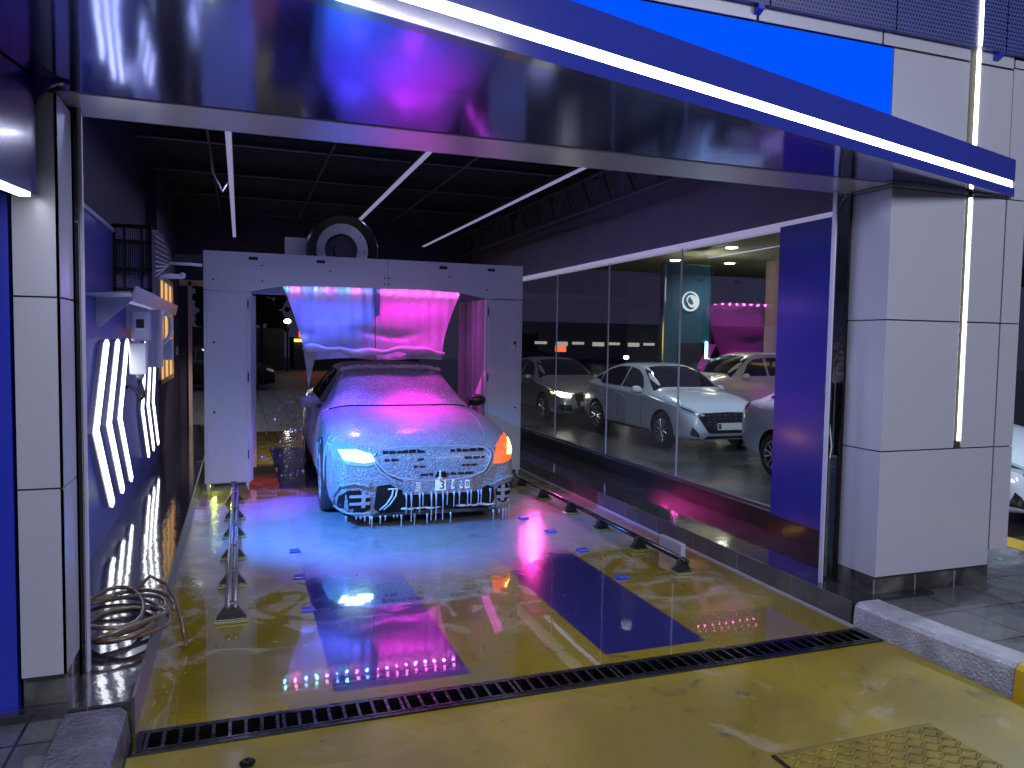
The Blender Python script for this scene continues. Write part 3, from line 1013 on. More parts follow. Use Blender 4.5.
# ================================================================== LEFT WALL EQUIPMENT
def chevron(y_mid, y_top, y_bot, z_top, z_mid, z_bot, th, label, grp):
    root = thing('chevron_light', label, 'wall light', (-1.0, y_mid, 0.0), group=grp)
    def strip(o0, w, x0, x1):
        n = 8
        L = []
        for zz, yy in ((z_bot, y_bot), (z_mid, y_mid), (z_top, y_top)): L.append((yy - y_mid, zz))
        pts = [(L[0][0] + o0 + w / 2, L[0][1] - 0.03), (L[0][0] + o0, L[0][1]), (L[1][0] + o0, L[1][1]), (L[2][0] + o0, L[2][1]), (L[2][0] + o0 + w / 2, L[2][1] + 0.03),
               (L[2][0] + o0 + w, L[2][1]), (L[1][0] + o0 + w, L[1][1]), (L[0][0] + o0 + w, L[0][1])]
        bm = B()
        prism(bm, pts, 'x', x0, x1)
        return bm
    obj('housing', strip(-0.06, th + 0.07, 0.0, 0.027), M['chev_box'], root)
    obj('light_face', strip(0.0, th, 0.0275, 0.038), M['white_led'], root)
    return root


order = ['nearest the entrance', 'middle one of the three', 'farthest of the three']
for k in range(3):
    chevron(5.94 + 0.57 * k, 6.44 + 0.57 * k, 6.60 + 0.57 * k, 1.68, 1.06 - 0.01 * k, 0.40, 0.18 - 0.015 * k, 'glowing white chevron light in the near wall group, ' + order[k], 'near chevron lights on the left wall')
for k in range(3):
    chevron(8.66 + 0.52 * k, 9.02 + 0.52 * k, 9.18 + 0.52 * k, 1.66, 0.97, 0.41, 0.13, 'glowing white chevron light below the wall equipment, ' + order[k], 'far chevron lights on the left wall')

sh = thing('steel_shelf', 'stainless steel wall shelf with bent front lip above the chevrons', 'shelf', (-1.0, 5.95, 2.02))
bm = B()
prism(bm, [(0, 0), (0.27, 0.02), (0.27, 0.035), (0, 0.015)], 'y', 0.0, 3.9)
obj('tray', bm, M['steel'], sh)
bm = B()
prism(bm, [(0.262, -0.03), (0.275, -0.03), (0.30, 0.08), (0.288, 0.08)], 'y', 0.1, 3.95)
obj('front_lip', bm, M['steel'], sh)
for y in (0.35, 1.9, 3.5):
    bm = B(); prism(bm, [(0, -0.22), (0.02, -0.22), (0.25, -0.005), (0.25, 0.012), (0, 0.0)], 'y', y, y + 0.012)
    obj('bracket', bm, M['steel'], sh)
bm = B(); tube(bm, [(0.20, 0.4, -0.02), (0.22, 3.7, -0.02)], 0.014, 8); obj('tube_light', bm, M['strip_led'], sh)

# caged blower on top of the shelf
fb = thing('caged_blower', 'black caged blower housing standing on the steel shelf', 'blower', (-1.0, 7.15, 2.115))
prof = [(0, 0.0), (0.0, 0.53), (0.5, 0.59), (1.1, 0.60), (1.7, 0.54), (2.15, 0.44), (2.4, 0.33), (1.0, 0.26), (0.4, 0.14), (0.25, 0.0)]
bm = B(); prism(bm, prof, 'x', 0.285, 0.298); obj('side_plate', bm, M['steel_dark'], fb)
bm = B()
for i in range(9):
    a = 0.25 + i * 0.24
    tube(bm, [(0.302, 0.15, 0.10 + i * 0.045 + 0.04), (0.302, 0.3 + (8 - abs(i - 4) * 1.2) * 0.19, 0.22 + i * 0.035 + 0.04)], 0.008, 5)
obj('side_vents', bm, M['galv'], fb)
bm = B()
for x in (0.0, 0.275):
    box(bm, x - 0.012, x + 0.022, -0.03, 0.02, 0.0, 0.55)
for z in (0.0, 0.17, 0.40, 0.53):
    box(bm, 0.0, 0.295, -0.03, 0.01, z, z + 0.03)
for x in (0.08, 0.21):
    box(bm, x, x + 0.014, -0.028, 0.005, 0, 0.54)
obj('cage', bm, M['black'], fb)
bm = B()
for i in range(16):
    x = 0.02 + i * 0.0165
    tube(bm, [(x, 0.02, 0.02), (x, 0.02, 0.53)], 0.004, 5)
obj('ribs', bm, M['lilac_metal'], fb)
bm = B(); box(bm, 0.0, 0.28, 0.06, 0.5, 0.14, 0.42); box(bm, 0.0, 0.28, 0.5, 1.7, 0.30, 0.48); obj('inner_drum', bm, M['black'], fb)
bm = B(); box(bm, 0.13, 0.20, 0.04, 0.058, 0.14, 0.36); obj('blue_label', bm, M['panel_blue'], fb)

# pipes reaching from the left wall towards the gantry
bm = B(); tube(bm, [(-0.695, 8.7, 2.50), (-0.5, 8.7, 2.50), (-0.385, 8.78, 2.50)], 0.016, 8)
tag(obj('pipe', bm, M['white_plastic'], None, True), 'long thin pale pipe running from blower to gantry', 'pipe')
bm = B(); tube(bm, [(-0.99, 8.4, 2.345), (-0.56, 8.4, 2.345)], 0.026, 10); sph(bm, (-0.55, 8.4, 2.355), 0.032)
tag(obj('pipe', bm, M['white_plastic'], None, True), 'short thick pale pipe stub under the long pipe', 'pipe')
bm = B(); box(bm, -0.69, -0.38, 9.3, 9.36, 2.56, 2.66)
tag(obj('cable_tray', bm, M['steel_dark']), 'dark cable tray behind the long pale pipe', 'cable tray')

# control box, dispenser, column
cb = thing('control_box', 'grey control box with a small dark screen on the left wall', 'control box', (-0.93, 7.6, 1.69))
bm = B(); box(bm, 0, 0.155, 0, 0.16, 0, 0.27); obj('case', bm, M['lilac_metal'], cb, bevel=0.02)
bm = B(); box(bm, 0.03, 0.125, -0.012, 0.0, 0.10, 0.22); obj('bezel', bm, M['steel'], cb, bevel=0.006)
bm = B(); box(bm, 0.045, 0.11, -0.018, -0.012, 0.12, 0.20); obj('screen', bm, M['black'], cb)
ds = thing('dispenser', 'white dispenser box below the control box', 'dispenser', (-0.94, 7.55, 1.39))
bm = B(); box(bm, 0, 0.14, 0, 0.16, 0, 0.285); obj('case', bm, M['white_plastic'], ds, bevel=0.012)
bm = B(); lathe(bm, [(0.03, 0), (0.045, 0.03), (0.045, 0.05)], 'z', (0.07, 0.06, -0.05), 14); obj('spout', bm, M['galv'], ds, True)
bm = B()
tube(bm, [(0.07, 0.06, -0.05), (0.10, 0.03, -0.12), (0.11, 0.02, -0.20), (0.09, 0.02, -0.24), (0.06, 0.03, -0.16), (0.0, 0.0, -0.10), (-0.03, 0, -0.12)], 0.016, 8)
obj('black_hose', bm, M['black'], ds, True)
cp = thing('wall_column', 'lilac ribbed metal column beside the dispenser', 'column', (-0.85, 7.95, 1.44))
bm = B()
for i in range(5):
    box(bm, i * 0.028, i * 0.028 + 0.022, -0.01 * (i % 2), 0.2, 0, 0.55)
box(bm, 0, 0.135, 0.01, 0.2, 0, 0.55)
obj('profile', bm, M['lilac_metal'], cp)
bm = B(); box(bm, 0.0, 0.03, -0.016, -0.011, 0.08, 0.13); obj('red_label', bm, M['red_print'], cp)
ce = thing('hose_drum', 'pale hose loop hanging beside the ribbed column', 'hose', (-0.815, 8.6, 1.66))
bm = B()
loop = []
for i in range(15):
    a = math.radians(95 - i * 15)
    loop.append((0.0 + 0.14 * math.cos(a), 0.0, 0.18 + 0.20 * math.sin(a)))
tube(bm, loop, 0.02, 8); obj('hose_loop', bm, M['white_plastic'], ce, True)
bm = B(); box(bm, -0.02, 0.15, 0.0, 0.12, -0.17, 0.05); obj('hose_holder', bm, M['lilac_metal'], ce, bevel=0.01)

# amber window in left wall and switch
w2 = thing('window_2', 'amber lit window near the rear of the left wall', None, (-1.0, 10.78, 1.1), kind='structure')
bm = B(); box(bm, 0.0, 0.004, 0.06, 1.95, 0.06, 1.38); obj('pane', bm, M['amber_window'], w2)
bm = B()
box(bm, 0, 0.03, 0, 2.0, 0, 0.06); box(bm, 0, 0.03, 0, 2.0, 1.38, 1.45); box(bm, 0, 0.03, 0, 0.06, 0, 1.45); box(bm, 0, 0.03, 1.94, 2.0, 0, 1.45)
box(bm, 0, 0.025, 0.62, 0.68, 0, 1.4); box(bm, 0, 0.025, 1.3, 1.35, 0, 1.4); box(bm, 0, 0.02, 0.06, 1.94, 0.95, 1.0)
obj('window_frame', bm, M['amber_frame'], w2)
bm = B(); box(bm, -0.995, -0.975, 13.5, 13.75, 1.43, 1.56)
tag(obj('light_switch', bm, M['paper']), 'small pale switch plate on the dark rear left wall', 'switch')

# hose coil on the left ledge
hc = thing('hose_coil', 'brown rubber hose coiled loosely on the left walkway', 'hose', (-0.62, 4.50, 0.165))
bm = B()
pts = []
for i in range(110):
    a = i / 110 * 2 * math.pi * 5.2
    k = i / 110
    rx = 0.235 + 0.06 * math.sin(a * 0.37 + 1)
    ry = 0.30 + 0.12 * math.sin(a * 0.53)
    x = -0.03 + rx * math.cos(a) + 0.06 * math.sin(a * 0.21)
    y = ry * math.sin(a) + 0.10 * math.cos(a * 0.3)
    x = max(x, -0.33)
    z = 0.014 + 0.055 * k + 0.018 * (1 + math.sin(a * 1.7))
    pts.append((x, y, z))
tube(bm, pts, 0.0125, 7)
obj('hose_loops', bm, M['hose'], hc, True)
bm = B()
tube(bm, [(0.02, 0.36, 0.06), (0.10, 0.46, 0.13), (0.20, 0.36, 0.10), (0.26, 0.20, 0.045), (0.30, 0.06, -0.02), (0.33, -0.02, -0.145)], 0.011, 7)
obj('hose_end', bm, M['hose'], hc, True)

# ceiling strips and conduits
for k, (x, y0, y1, lab) in enumerate(((-0.09, 5.0, 15.0 - 0.6, 'left long ceiling tube light over the left rail'), (1.68, 5.0, 11.7, 'middle ceiling tube light above the car'), (3.28, 5.0, 14.2, 'right ceiling tube light near the truss'))):
    root = thing('tube_light', lab, 'ceiling light', (x, 0, 3.5))
    bm = B(); box(bm, -0.03, 0.03, y0, y1, 0.012, 0.05); obj('housing', bm, M['steel_dark'], root)
    bm = B()
    n = int((y1 - y0) / 1.45)
    for j in range(n + 1):
        a = y0 + j * (y1 - y0) / (n + 1)
        box(bm, -0.026, 0.026, a + 0.01, a + (y1 - y0) / (n + 1) - 0.01, 0.0, 0.012)
    obj('diffuser', bm, M['strip_led'], root)
    for yy in (y0 + 1.5, (y0 + y1) / 2, y1 - 0.6):
        bm = B(); tube(bm, [(0, yy, 0.05), (0, yy, 0.42)], 0.005, 5); obj('hanger', bm, M['steel_dark'], root)
for k, (x, lab) in enumerate(((-0.30, 'thin dark conduit left of the left ceiling light'), (0.95, 'thin dark conduit between left and middle ceiling lights'), (2.5, 'thin dark conduit between middle and right ceiling lights'))):
    bm = B(); tube(bm, [(x, 4.4, 3.785), (x, 14.45, 3.785)], 0.016, 6)
    tag(obj('conduit', bm, M['steel_dark']), lab, 'conduit')
bm = B()
tube(bm, [(-0.30, 9.0, 3.775), (-0.28, 9.0, 3.55), (-0.18, 9.15, 3.36), (-0.125, 9.3, 3.50)], 0.010, 6)
tag(obj('cable', bm, M['white_plastic'], None, True), 'drooping pale cable beside the left ceiling light', 'cable')

# ================================================================== GANTRY
ga = thing('wash_gantry', 'grey sheet metal wash gantry straddling the car', 'wash machine', (-0.37, 8.80, 0.0))
GW = 3.66
bm = B()
poly = [(0.0, 2.25), (0.50, 2.24), (0.62, 2.275), (0.85, 2.315), (1.3, 2.325), (2.4, 2.33), (2.85, 2.315), (3.02, 2.285), (3.15, 2.255), (GW, 2.26), (GW, 2.665), (0, 2.665)]
prism(bm, poly, 'y', 0.0, 0.02)
box(bm, 0.0, GW, 0.02, 1.25, 2.645, 2.665)
box(bm, 0.0, GW, 1.23, 1.25, 2.28, 2.645)
obj('beam', bm, M['gantry'], ga)
bm = B(); box(bm, 0.60, 3.05, 0.03, 0.30, 2.42, 2.44); obj('lamp_tray', bm, M['steel_dark'], ga)
bm = B()
for x in (0.46, 1.18, 2.60, 3.20):
    box(bm, x, x + 0.095, -0.004, 0.0, 2.585, 2.62)
obj('slot', bm, M['black'], ga)
bm = B()
for x, z in ((0.60, 2.36), (0.60, 2.53), (1.33, 2.50), (1.95, 2.38), (1.95, 2.45), (2.0, 2.38), (2.0, 2.45), (2.72, 2.5), (3.2, 2.36), (0.1, 2.36)):
    lathe(bm, [(0.010, -0.005), (0.010, 0.0)], 'y', (x, 0, z), 8)
obj('bolts', bm, M['black'], ga)
bm = B(); box(bm, 1.985, 1.989, -0.002, 0.0, 2.33, 2.665); obj('panel_joint', bm, M['steel_dark'], ga)


def leg(x0, x1, name_side):
    bm = B()
    box(bm, x0, x1, 0.0, 1.25, 0.135, 2.245)
    lg = obj('leg', bm, M['gantry'], ga)
    bm = B()
    box(bm, x0 + 0.03, x1 - 0.035, -0.014, 0.0, 0.15, 2.225)
    d = obj('door', bm, M['gantry'], lg, bevel=0.004)
    bm = B()
    for z in (0.4, 1.25, 2.05):
        box(bm, (x1 - 0.03 if name_side == 'L' else x0 + 0.018), (x1 - 0.018 if name_side == 'L' else x0 + 0.03), -0.03, -0.014, z, z + 0.10)
    obj('hinge', bm, M['black'], d)
    bm = B()
    for z in (0.92, 1.68):
        lathe(bm, [(0.013, -0.02), (0.013, -0.014)], 'y', (x0 + 0.10 if name_side == 'L' else x1 - 0.08, 0, z), 10)
    obj('lock', bm, M['black'], d)
    bm = B()
    for sx in (x0 + 0.02, x1 - 0.05):
        prism(bm, [(sx, 0.135), (sx + 0.03, 0.135), (sx + 0.03, 0.05), (sx + (0.02 if sx > x0 + 0.1 else 0.0), 0.05)], 'y', 0.0, 0.02)
        box(bm, sx, sx + 0.03, 0.02, 1.2, 0.09, 0.135)
    obj('foot_bracket', bm, M['gantry'], lg)
    bm = B()
    c = (x0 + x1) / 2 + (0.06 if name_side == 'L' else 0)
    for y in (0.12, 1.05):
        lathe(bm, [(0.05, -0.02), (0.05, 0.02)], 'x', (c, y, 0.165), 16)
    box(bm, c - 0.035, c + 0.035, 0.0, 0.25, 0.12, 0.2)
    obj('rail_wheel', bm, M['galv'], lg)
    return lg


leg(0.0, 0.475, 'L')
lr = leg(3.19, GW, 'R')
bm = B()
box(bm, 3.165, 3.188, 0.08, 0.30, 0.15, 2.24)
box(bm, 3.120, 3.188, 0.34, 0.37, 0.15, 2.24)
box(bm, 3.165, 3.188, 0.42, 0.75, 0.15, 2.24)
box(bm, 3.07, 3.188, 0.80, 0.83, 0.15, 2.24)
box(bm, 3.165, 3.188, 0.86, 1.20, 0.15, 2.24)
obj('inner_guide', bm, M['gantry_inner'], ga)
bm = B()
for i in range(9):
    lathe(bm, [(0.008, 3.158), (0.008, 3.165)], 'x', (0, 0.55, 0.6 + i * 0.12), 8)
obj('guide_bolts', bm, M['steel'], ga)
bm = B(); box(bm, 0.476, 0.50, 0.05, 0.25, 0.15, 2.24); box(bm, 0.476, 0.55, 0.9, 0.93, 0.15, 2.24); obj('inner_guide', bm, M['gantry_inner'], ga)
st = thing('sticker', 'small white paper sticker on the right gantry leg', 'sticker', (3.15, 8.782, 1.60))
bm = B(); box(bm, 0, 0.085, 0, 0.003, 0, 0.17); obj('paper', bm, M['paper'], st)
bm = B(); box(bm, 0.01, 0.075, -0.001, 0.0, 0.02, 0.028); box(bm, 0.01, 0.075, -0.001, 0.0, 0.045, 0.053); obj('red_lines', bm, M['red_print'], st)
bm = B(); box(bm, 0.02, 0.065, -0.001, 0.0, 0.10, 0.145); obj('dark_print', bm, M['steel_dark'], st)

# LED bulbs in the gantry
lb = thing('bulb_bar', 'row of blue and pink bulbs under the gantry beam', 'light bar', (0.40, 9.02, 2.372))
bm = B(); box(bm, 0.0, 2.22, -0.02, 0.05, 0.028, 0.045); obj('bar', bm, M['steel_dark'], lb)
for i in range(18):
    x = 0.08 + i * 0.121
    bm = B(); lathe(bm, [(0.004, 0.03), (0.016, 0.022), (0.019, 0.005), (0.012, -0.010), (0.0005, -0.014)], 'z', (x, 0.03, 0), 10)
    mm = (M['cyan_bulb'], M['pink_bulb'], M['blue_bulb'])[i % 3] if i < 9 else M['pink_bulb']
    obj('bulb', bm, mm, lb, True)
for i in range(18):
    x = 0.48 + i * 0.121
    c = ((0.10, 0.40, 1.0), (0.9, 0.15, 0.85), (0.08, 0.16, 1.0))[i % 3] if i < 9 else (1.0, 0.12, 0.85)
    light('bulb_lamp', 'POINT', (x, 9.10, 2.315), 0.6, c, radius=0.015)

# foam curtain
fc = thing('foam_curtain', 'sheet of falling foam lit blue and magenta below the gantry', 'foam curtain', (1.53, 9.16, 0.0))


def curtain(x0t, x1t, x0b, x1b, zt, zb, n, m, name, seedp, lead=0.0):
    bm = B()
    rows = 26
    grid = []
    for r in range(rows + 1):
        v = r / rows
        z = zt + (zb - zt) * v
        e = v ** 0.85
        a = x0t + (x0b - x0t) * (1 - (1 - v) ** 1.35)
        b = x1t + (x1b - x1t) * (1 - (1 - v) ** 1.35)
        row = []
        for c in range(n + 1):
            u = c / n
            x = a + (b - a) * u
            y = 0.012 * math.sin(x * 46 + seedp) * (1 - 0.5 * v) + 0.03 * math.sin(v * 9 + x * 3) * v - 0.10 * v * v + 0.05 * math.exp(-((v - 0.66 - 0.02 * math.sin(x * 6)) ** 2) / 0.003) * (0.5 + 0.5 * math.sin(x * 5 + 1))
            row.append(bm.verts.new((x, y, z + 0.012 * math.sin(x * 7 + v * 4) * v)))
        grid.append(row)
    for r in range(rows):
        for c in range(n):
            bm.faces.new((grid[r][c], grid[r][c + 1], grid[r + 1][c + 1], grid[r + 1][c]))
    return obj(name, bm, m, fc, True)


curtain(-1.09, -0.005, -0.82, -0.005, 2.40, 1.50, 60, M['curtain'], 'left_sheet', 0.0)
curtain(0.005, 1.09, 0.005, 0.80, 2.40, 1.50, 60, M['curtain'], 'right_sheet', 1.0)
bm = B()
rp, rr_ = [], []
for i in range(41):
    u = i / 40
    x = -0.85 + 1.69 * u
    rp.append((x, -0.13 - 0.02 * math.sin(u * 11), 1.60 + 0.022 * math.sin(u * 10 + 0.6) + 0.012 * math.sin(u * 31)))
    rr_.append(0.040 + 0.012 * math.sin(u * 17 + 1) if 0 < i < 40 else 0.018)
tube(bm, rp, rr_, 12)
obj('foam_edge', bm, M['foam_roll'], fc, True)
# thin side drape left and right of the screen
for s, nm in ((-1, 'left_drape'),):
    bm = B()
    g0 = []
    for r in range(13):
        v = r / 12
        zz = 1.60 - 0.55 * v if s < 0 else 1.60 - 0.22 * v
        xa, xb = s * (0.84 - 0.06 * v), s * (0.70 + 0.11 * v if s < 0 else 0.72 + 0.06 * v)
        row = []
        for c in range(5):
            x = xa + (xb - xa) * c / 4
            row.append(bm.verts.new((x, -0.10 - 0.12 * v + 0.02 * math.sin(c * 2 + r), zz)))
        g0.append(row)
    for r in range(12):
        for c in range(4):
            bm.faces.new((g0[r][c], g0[r][c + 1], g0[r + 1][c + 1], g0[r + 1][c]))
    obj(nm, bm, M['curtain'], fc, True)
# fin added between the halves to part blue light from magenta
bm = B(); box(bm, -0.004, 0.004, -0.30, 0.03, 2.02, 2.42); obj('light_fin', bm, M['steel_dark'], fc)

# cable reel wheel on top of gantry
wr = thing('reel_wheel', 'black rimmed round blower wheel on top of the gantry', 'reel', (1.15, 9.25, 2.79))
bm = B(); lathe(bm, [(0.31, -0.08), (0.40, -0.10), (0.42, -0.06), (0.42, 0.12), (0.30, 0.14), (0.30, 0.0)], 'y', (0, 0, 0), 40, 0, True); obj('outer_ring', bm, M['black'], wr, 'auto')
bm = B(); lathe(bm, [(0.19, -0.072), (0.315, -0.072), (0.315, 0.0), (0.19, 0.0)], 'y', (-0.02, 0, 0), 40, 0, True); obj('grey_disc', bm, M['gantry'], wr, 'auto')
bm = B(); lathe(bm, [(0.0005, -0.05), (0.10, -0.06), (0.11, -0.03), (0.17, -0.03), (0.19, -0.07), (0.19, 0.0)], 'y', (0.0, 0, 0), 32); obj('hub', bm, M['steel_dark'], wr, 'auto')
bm = B()
for i in range(10):
    a = i * math.pi / 5
    lathe(bm, [(0.009, -0.08), (0.009, -0.072)], 'y', (-0.02 + 0.275 * math.cos(a), 0, 0.275 * math.sin(a)), 8)
obj('disc_bolts', bm, M['black'], wr)
bm = B(); box(bm, 0.50, 0.74, 9.3, 9.4, 2.67, 2.92)
tag(obj('mounting_plate', bm, M['paper']), 'pale square plate left of the blower wheel', 'plate')

# ================================================================== CARS
def ip(tab, s):
    return float(np.interp(s, [a for a, _ in tab], [b for _, b in tab]))


def evaluated_mesh(o):
    dg = bpy.context.evaluated_depsgraph_get()
    dg.update()
    return bpy.data.meshes.new_from_object(o.evaluated_get(dg))


def car_body(sp, m):
    """closed lofted body, front at y=0; returns object (baked) and BVH before the wheel wells are cut"""
    L = sp['L']
    bm = B()
    rings = []
    for s in sp['stations']:
        W = ip(sp['W'], s); zb = ip(sp['zb'], s); ze = ip(sp['ze'], s); zc = ip(sp['zc'], s)
        wr = ip(sp['wr'], s); zm = zb + (ze - zb) * 0.48
        cab = ip(sp['cab'], s)       # 0 bonnet/boot, 1 cabin
        hz = zc - ze
        half = [(0, zb), (W * 0.55, zb), (W * 0.90, zb + 0.01), (W * 0.975, zb + 0.09), (W, zm - 0.04), (W * 0.995, zm + 0.12), (W * 0.965, ze - 0.045),
                (W * (0.90 if cab < 0.5 else 0.915), ze),
                (W * 0.78 * (1 - cab) + (W * 0.90 * 0.45 + wr * 0.55) * cab, ze + hz * (0.55 * (1 - cab) + 0.50 * cab)),
                (W * 0.62 * (1 - cab) + wr * cab, ze + hz * (0.82 * (1 - cab) + 0.90 * cab)),
                (W * 0.45 * (1 - cab) + wr * 0.86 * cab, ze + hz * (0.93 * (1 - cab) + 0.975 * cab)),
                (W * 0.22 * (1 - cab) + wr * 0.45 * cab, zc - 0.002), (0, zc)]
        fr = sp.get('front', [(0, 0), (3, 0)])
        k = max(0.0, 1 - s / 0.45)
        kr = max(0.0, 1 - (L - s) / 0.45)
        ring = []
        for x, z in half:
            y = s + k * ip(fr, z) - kr * ip(sp.get('rear', [(0, 0), (3, 0)]), z)
            ring.append((x, y, z))
        full = ring + [(-x, y, z) for x, y, z in ring[-2:0:-1]]
        rings.append([bm.verts.new(p) for p in full])
    n = len(rings[0])
    for a, b in zip(rings, rings[1:]):
        for i in range(n):
            bm.faces.new((a[i], a[(i + 1) % n], b[(i + 1) % n], b[i]))
    h = n // 2
    for ring in (rings[0], rings[-1]):
        for i in range(h):
            a, b, c, d = ring[i], ring[(i + 1)], ring[(n - i - 1) % n], ring[(n - i) % n]
            vs = []
            for v in (a, b, c, d):
                if v not in vs: vs.append(v)
            if len(vs) >= 3:
                try: bm.faces.new(vs)
                except ValueError: pass
    o = obj('body', bm, [m, M['car_dark']], None, True)
    md = o.modifiers.new('s', 'SUBSURF'); md.levels = 2; md.render_levels = 2
    me = evaluated_mesh(o)
    o.modifiers.clear()
    o.data = me
    bvh = BVHTree.FromPolygons([v.co.copy() for v in me.vertices], [tuple(p.vertices) for p in me.polygons])
    # wheel wells
    cut = B()
    for ya in sp['axles']:
        for s in (-1, 1):
            x0, x1 = sorted((s * (sp['halfW'] - 0.27), s * (sp['halfW'] + 0.1)))
            lathe(cut, [(sp['wr_arch'], x0), (sp['wr_arch'], x1)], 'x', (0, ya, sp['rw']), 30)
    c = obj('cut', cut, [m, M['car_dark']])
    for p in c.data.polygons: p.material_index = 1
    mb = o.modifiers.new('b', 'BOOLEAN'); mb.object = c; mb.operation = 'DIFFERENCE'; mb.solver = 'EXACT'
    me2 = evaluated_mesh(o)
    o.modifiers.clear()
    if len(me2.polygons) > 100: o.data = me2
    bpy.data.objects.remove(c)
    for f in o.data.polygons: f.use_smooth = True
    try: o.data.set_sharp_from_angle(angle=math.radians(42))
    except Exception: pass
    return o, bvh


AX = {'front': ((0, 1, 0), lambda a, b: (a, -2, b)), 'rear': ((0, -1, 0), lambda a, b: (a, 9, b)),
      'left': ((1, 0, 0), lambda a, b: (-3, a, b)), 'right': ((-1, 0, 0), lambda a, b: (3, a, b)), 'top': ((0, 0, -1), lambda a, b: (a, b, 4))}


def fhit(v, x, z):
    for dz in (0, .01, .02, .04, .07, .1, .15):
        h = v.ray_cast(Vector((x, -2, z + dz)), Vector((0, 1, 0)))
        if h[0] is not None: return h[0]
    return v.find_nearest(Vector((x, 0, z)))[0]


def patch(name, bvh, axis, outline, m, parent, off=0.006, grid=0.05, thick=0.006, smooth=True, bulge=0.0):
    """a trimmed skin laid on the body surface, seen along axis, given a thickness"""
    d, P = AX[axis]
    d = Vector(d)
    bm = B()
    vs = [bm.verts.new((a, b, 0)) for a, b in outline]
    bm.faces.new(vs)
    xs = [p[0] for p in outline]; ysl = [p[1] for p in outline]
    for lo, hi, nrm in ((min(xs), max(xs), (1, 0, 0)), (min(ysl), max(ysl), (0, 1, 0))):
        k = int((hi - lo) / grid)
        for i in range(1, k + 1):
            t = lo + (hi - lo) * i / (k + 1)
            co = (t, 0, 0) if nrm[0] else (0, t, 0)
            bmesh.ops.bisect_plane(bm, geom=bm.verts[:] + bm.edges[:] + bm.faces[:], plane_co=co, plane_no=nrm)
    last = None
    ox, oy = sum(xs) / len(xs), sum(ysl) / len(ysl)
    inner, outer = {}, {}
    for v in bm.verts:
        hit = bvh.ray_cast(Vector(P(v.co.x, v.co.y)), d)
        if hit[0] is None:
            q = Vector(P(v.co.x, v.co.y))
            tgt = Vector(P(ox, oy)); h0 = bvh.ray_cast(tgt, d)
            base = h0[0] if h0[0] is not None else tgt
            comp = 1 if abs(d.y) else (0 if abs(d.x) else 2)
            q[comp] = base[comp]
            hit = bvh.find_nearest(q)
            p = hit[0].copy()
        else:
            p = hit[0].copy()
        nrm = hit[1]
        if nrm.dot(d) > 0: nrm = -nrm
        outer[v] = p + nrm * off
        inner[v] = p + nrm * (off - thick)
    m2 = B()
    vo = {v: m2.verts.new(outer[v]) for v in bm.verts}
    vi = {v: m2.verts.new(inner[v]) for v in bm.verts}
    for f in bm.faces:
        m2.faces.new([vo[v] for v in f.verts])
        m2.faces.new([vi[v] for v in reversed(f.verts)])
    for e in bm.edges:
        if len(e.link_faces) == 1:
            a, b = e.verts
            m2.faces.new((vo[a], vo[b], vi[b], vi[a]))
    bm.free()
    o = obj(name, m2, m, parent, 'auto')
    return o


def mir(pts): return [(-a, b) for a, b in pts][::-1]


def wheel(name, parent, x, y, r, side, w=0.22, spokes=5, foam=None):
    """side -1: outer face towards -x"""
    bm = B()
    lathe(bm, [(r * 0.66, -w / 2 + 0.01), (r * 0.72, -w / 2), (r * 0.95, -w / 2 + 0.005), (r, -w / 2 + 0.035), (r, w / 2 - 0.035), (r * 0.95, w / 2), (r * 0.66, w / 2)], 'x', (0, 0, 0), 36, 0, True)
    o = obj(name, bm, M['rubber'], parent, True, loc=(x, y, r))
    s = side
    bm = B()
    fo = s * (w / 2 - 0.012)
    lathe(bm, [(r * 0.62, fo), (r * 0.68, fo + s * 0.006), (r * 0.68, fo - s * 0.10), (r * 0.62, fo - s * 0.10)], 'x', (0, 0, 0), 36, 0, True)
    for k in range(spokes):
        for dd in (-0.16, 0.16):
            a = 2 * math.pi * k / spokes + dd
            a2 = 2 * math.pi * k / spokes + dd * 1.5
            p0 = Vector((fo - s * 0.012, math.cos(a) * r * 0.14, math.sin(a) * r * 0.14))
            p1 = Vector((fo - s * 0.004, math.cos(a2) * r * 0.65, math.sin(a2) * r * 0.65))
            tube(bm, [p0, (p0 + p1) / 2, p1], [0.020, 0.015, 0.018], 6)
    lathe(bm, [(0.0005, fo + s * 0.004), (r * 0.17, fo - s * 0.002), (r * 0.17, fo - s * 0.05)], 'x', (0, 0, 0), 18)
    obj('rim', bm, foam or M['rim'], o, 'auto')
    bm = B()
    lathe(bm, [(0.0005, fo - s * 0.06), (r * 0.60, fo - s * 0.06), (r * 0.60, fo - s * 0.07)], 'x', (0, 0, 0), 24)
    obj('brake_disc', bm, M['car_dark'], o)
    return o


def mirror_part(parent, x, y, z, side, m, glass=None):
    bm = B()
    sph(bm, (0, 0, 0), 0.10, 1.15, 0.62, 0.72, 14, 10)
    o = obj('door_mirror', bm, m, parent, True, loc=(x + side * 0.13, y, z))
    bm = B(); tube(bm, [(-side * 0.16, 0.03, -0.06), (-side * 0.06, 0.01, -0.045)], 0.022, 8)
    obj('mirror_arm', bm, M['black'], o, True)
    bm = B(); box(bm, -0.075, 0.075, 0.052, 0.064, -0.045, 0.045)
    obj('mirror_glass', bm, M['car_glass'], o, bevel=0.01)
    return o


def std_stations(L):
    return [0.0, 0.03, 0.12, 0.28, 0.55, 0.85, 1.15, 1.42, 1.60, 1.85, 2.10, 2.35, 2.6, 2.95, 3.3, 3.6, 3.9, 4.15, 4.35][0:19]


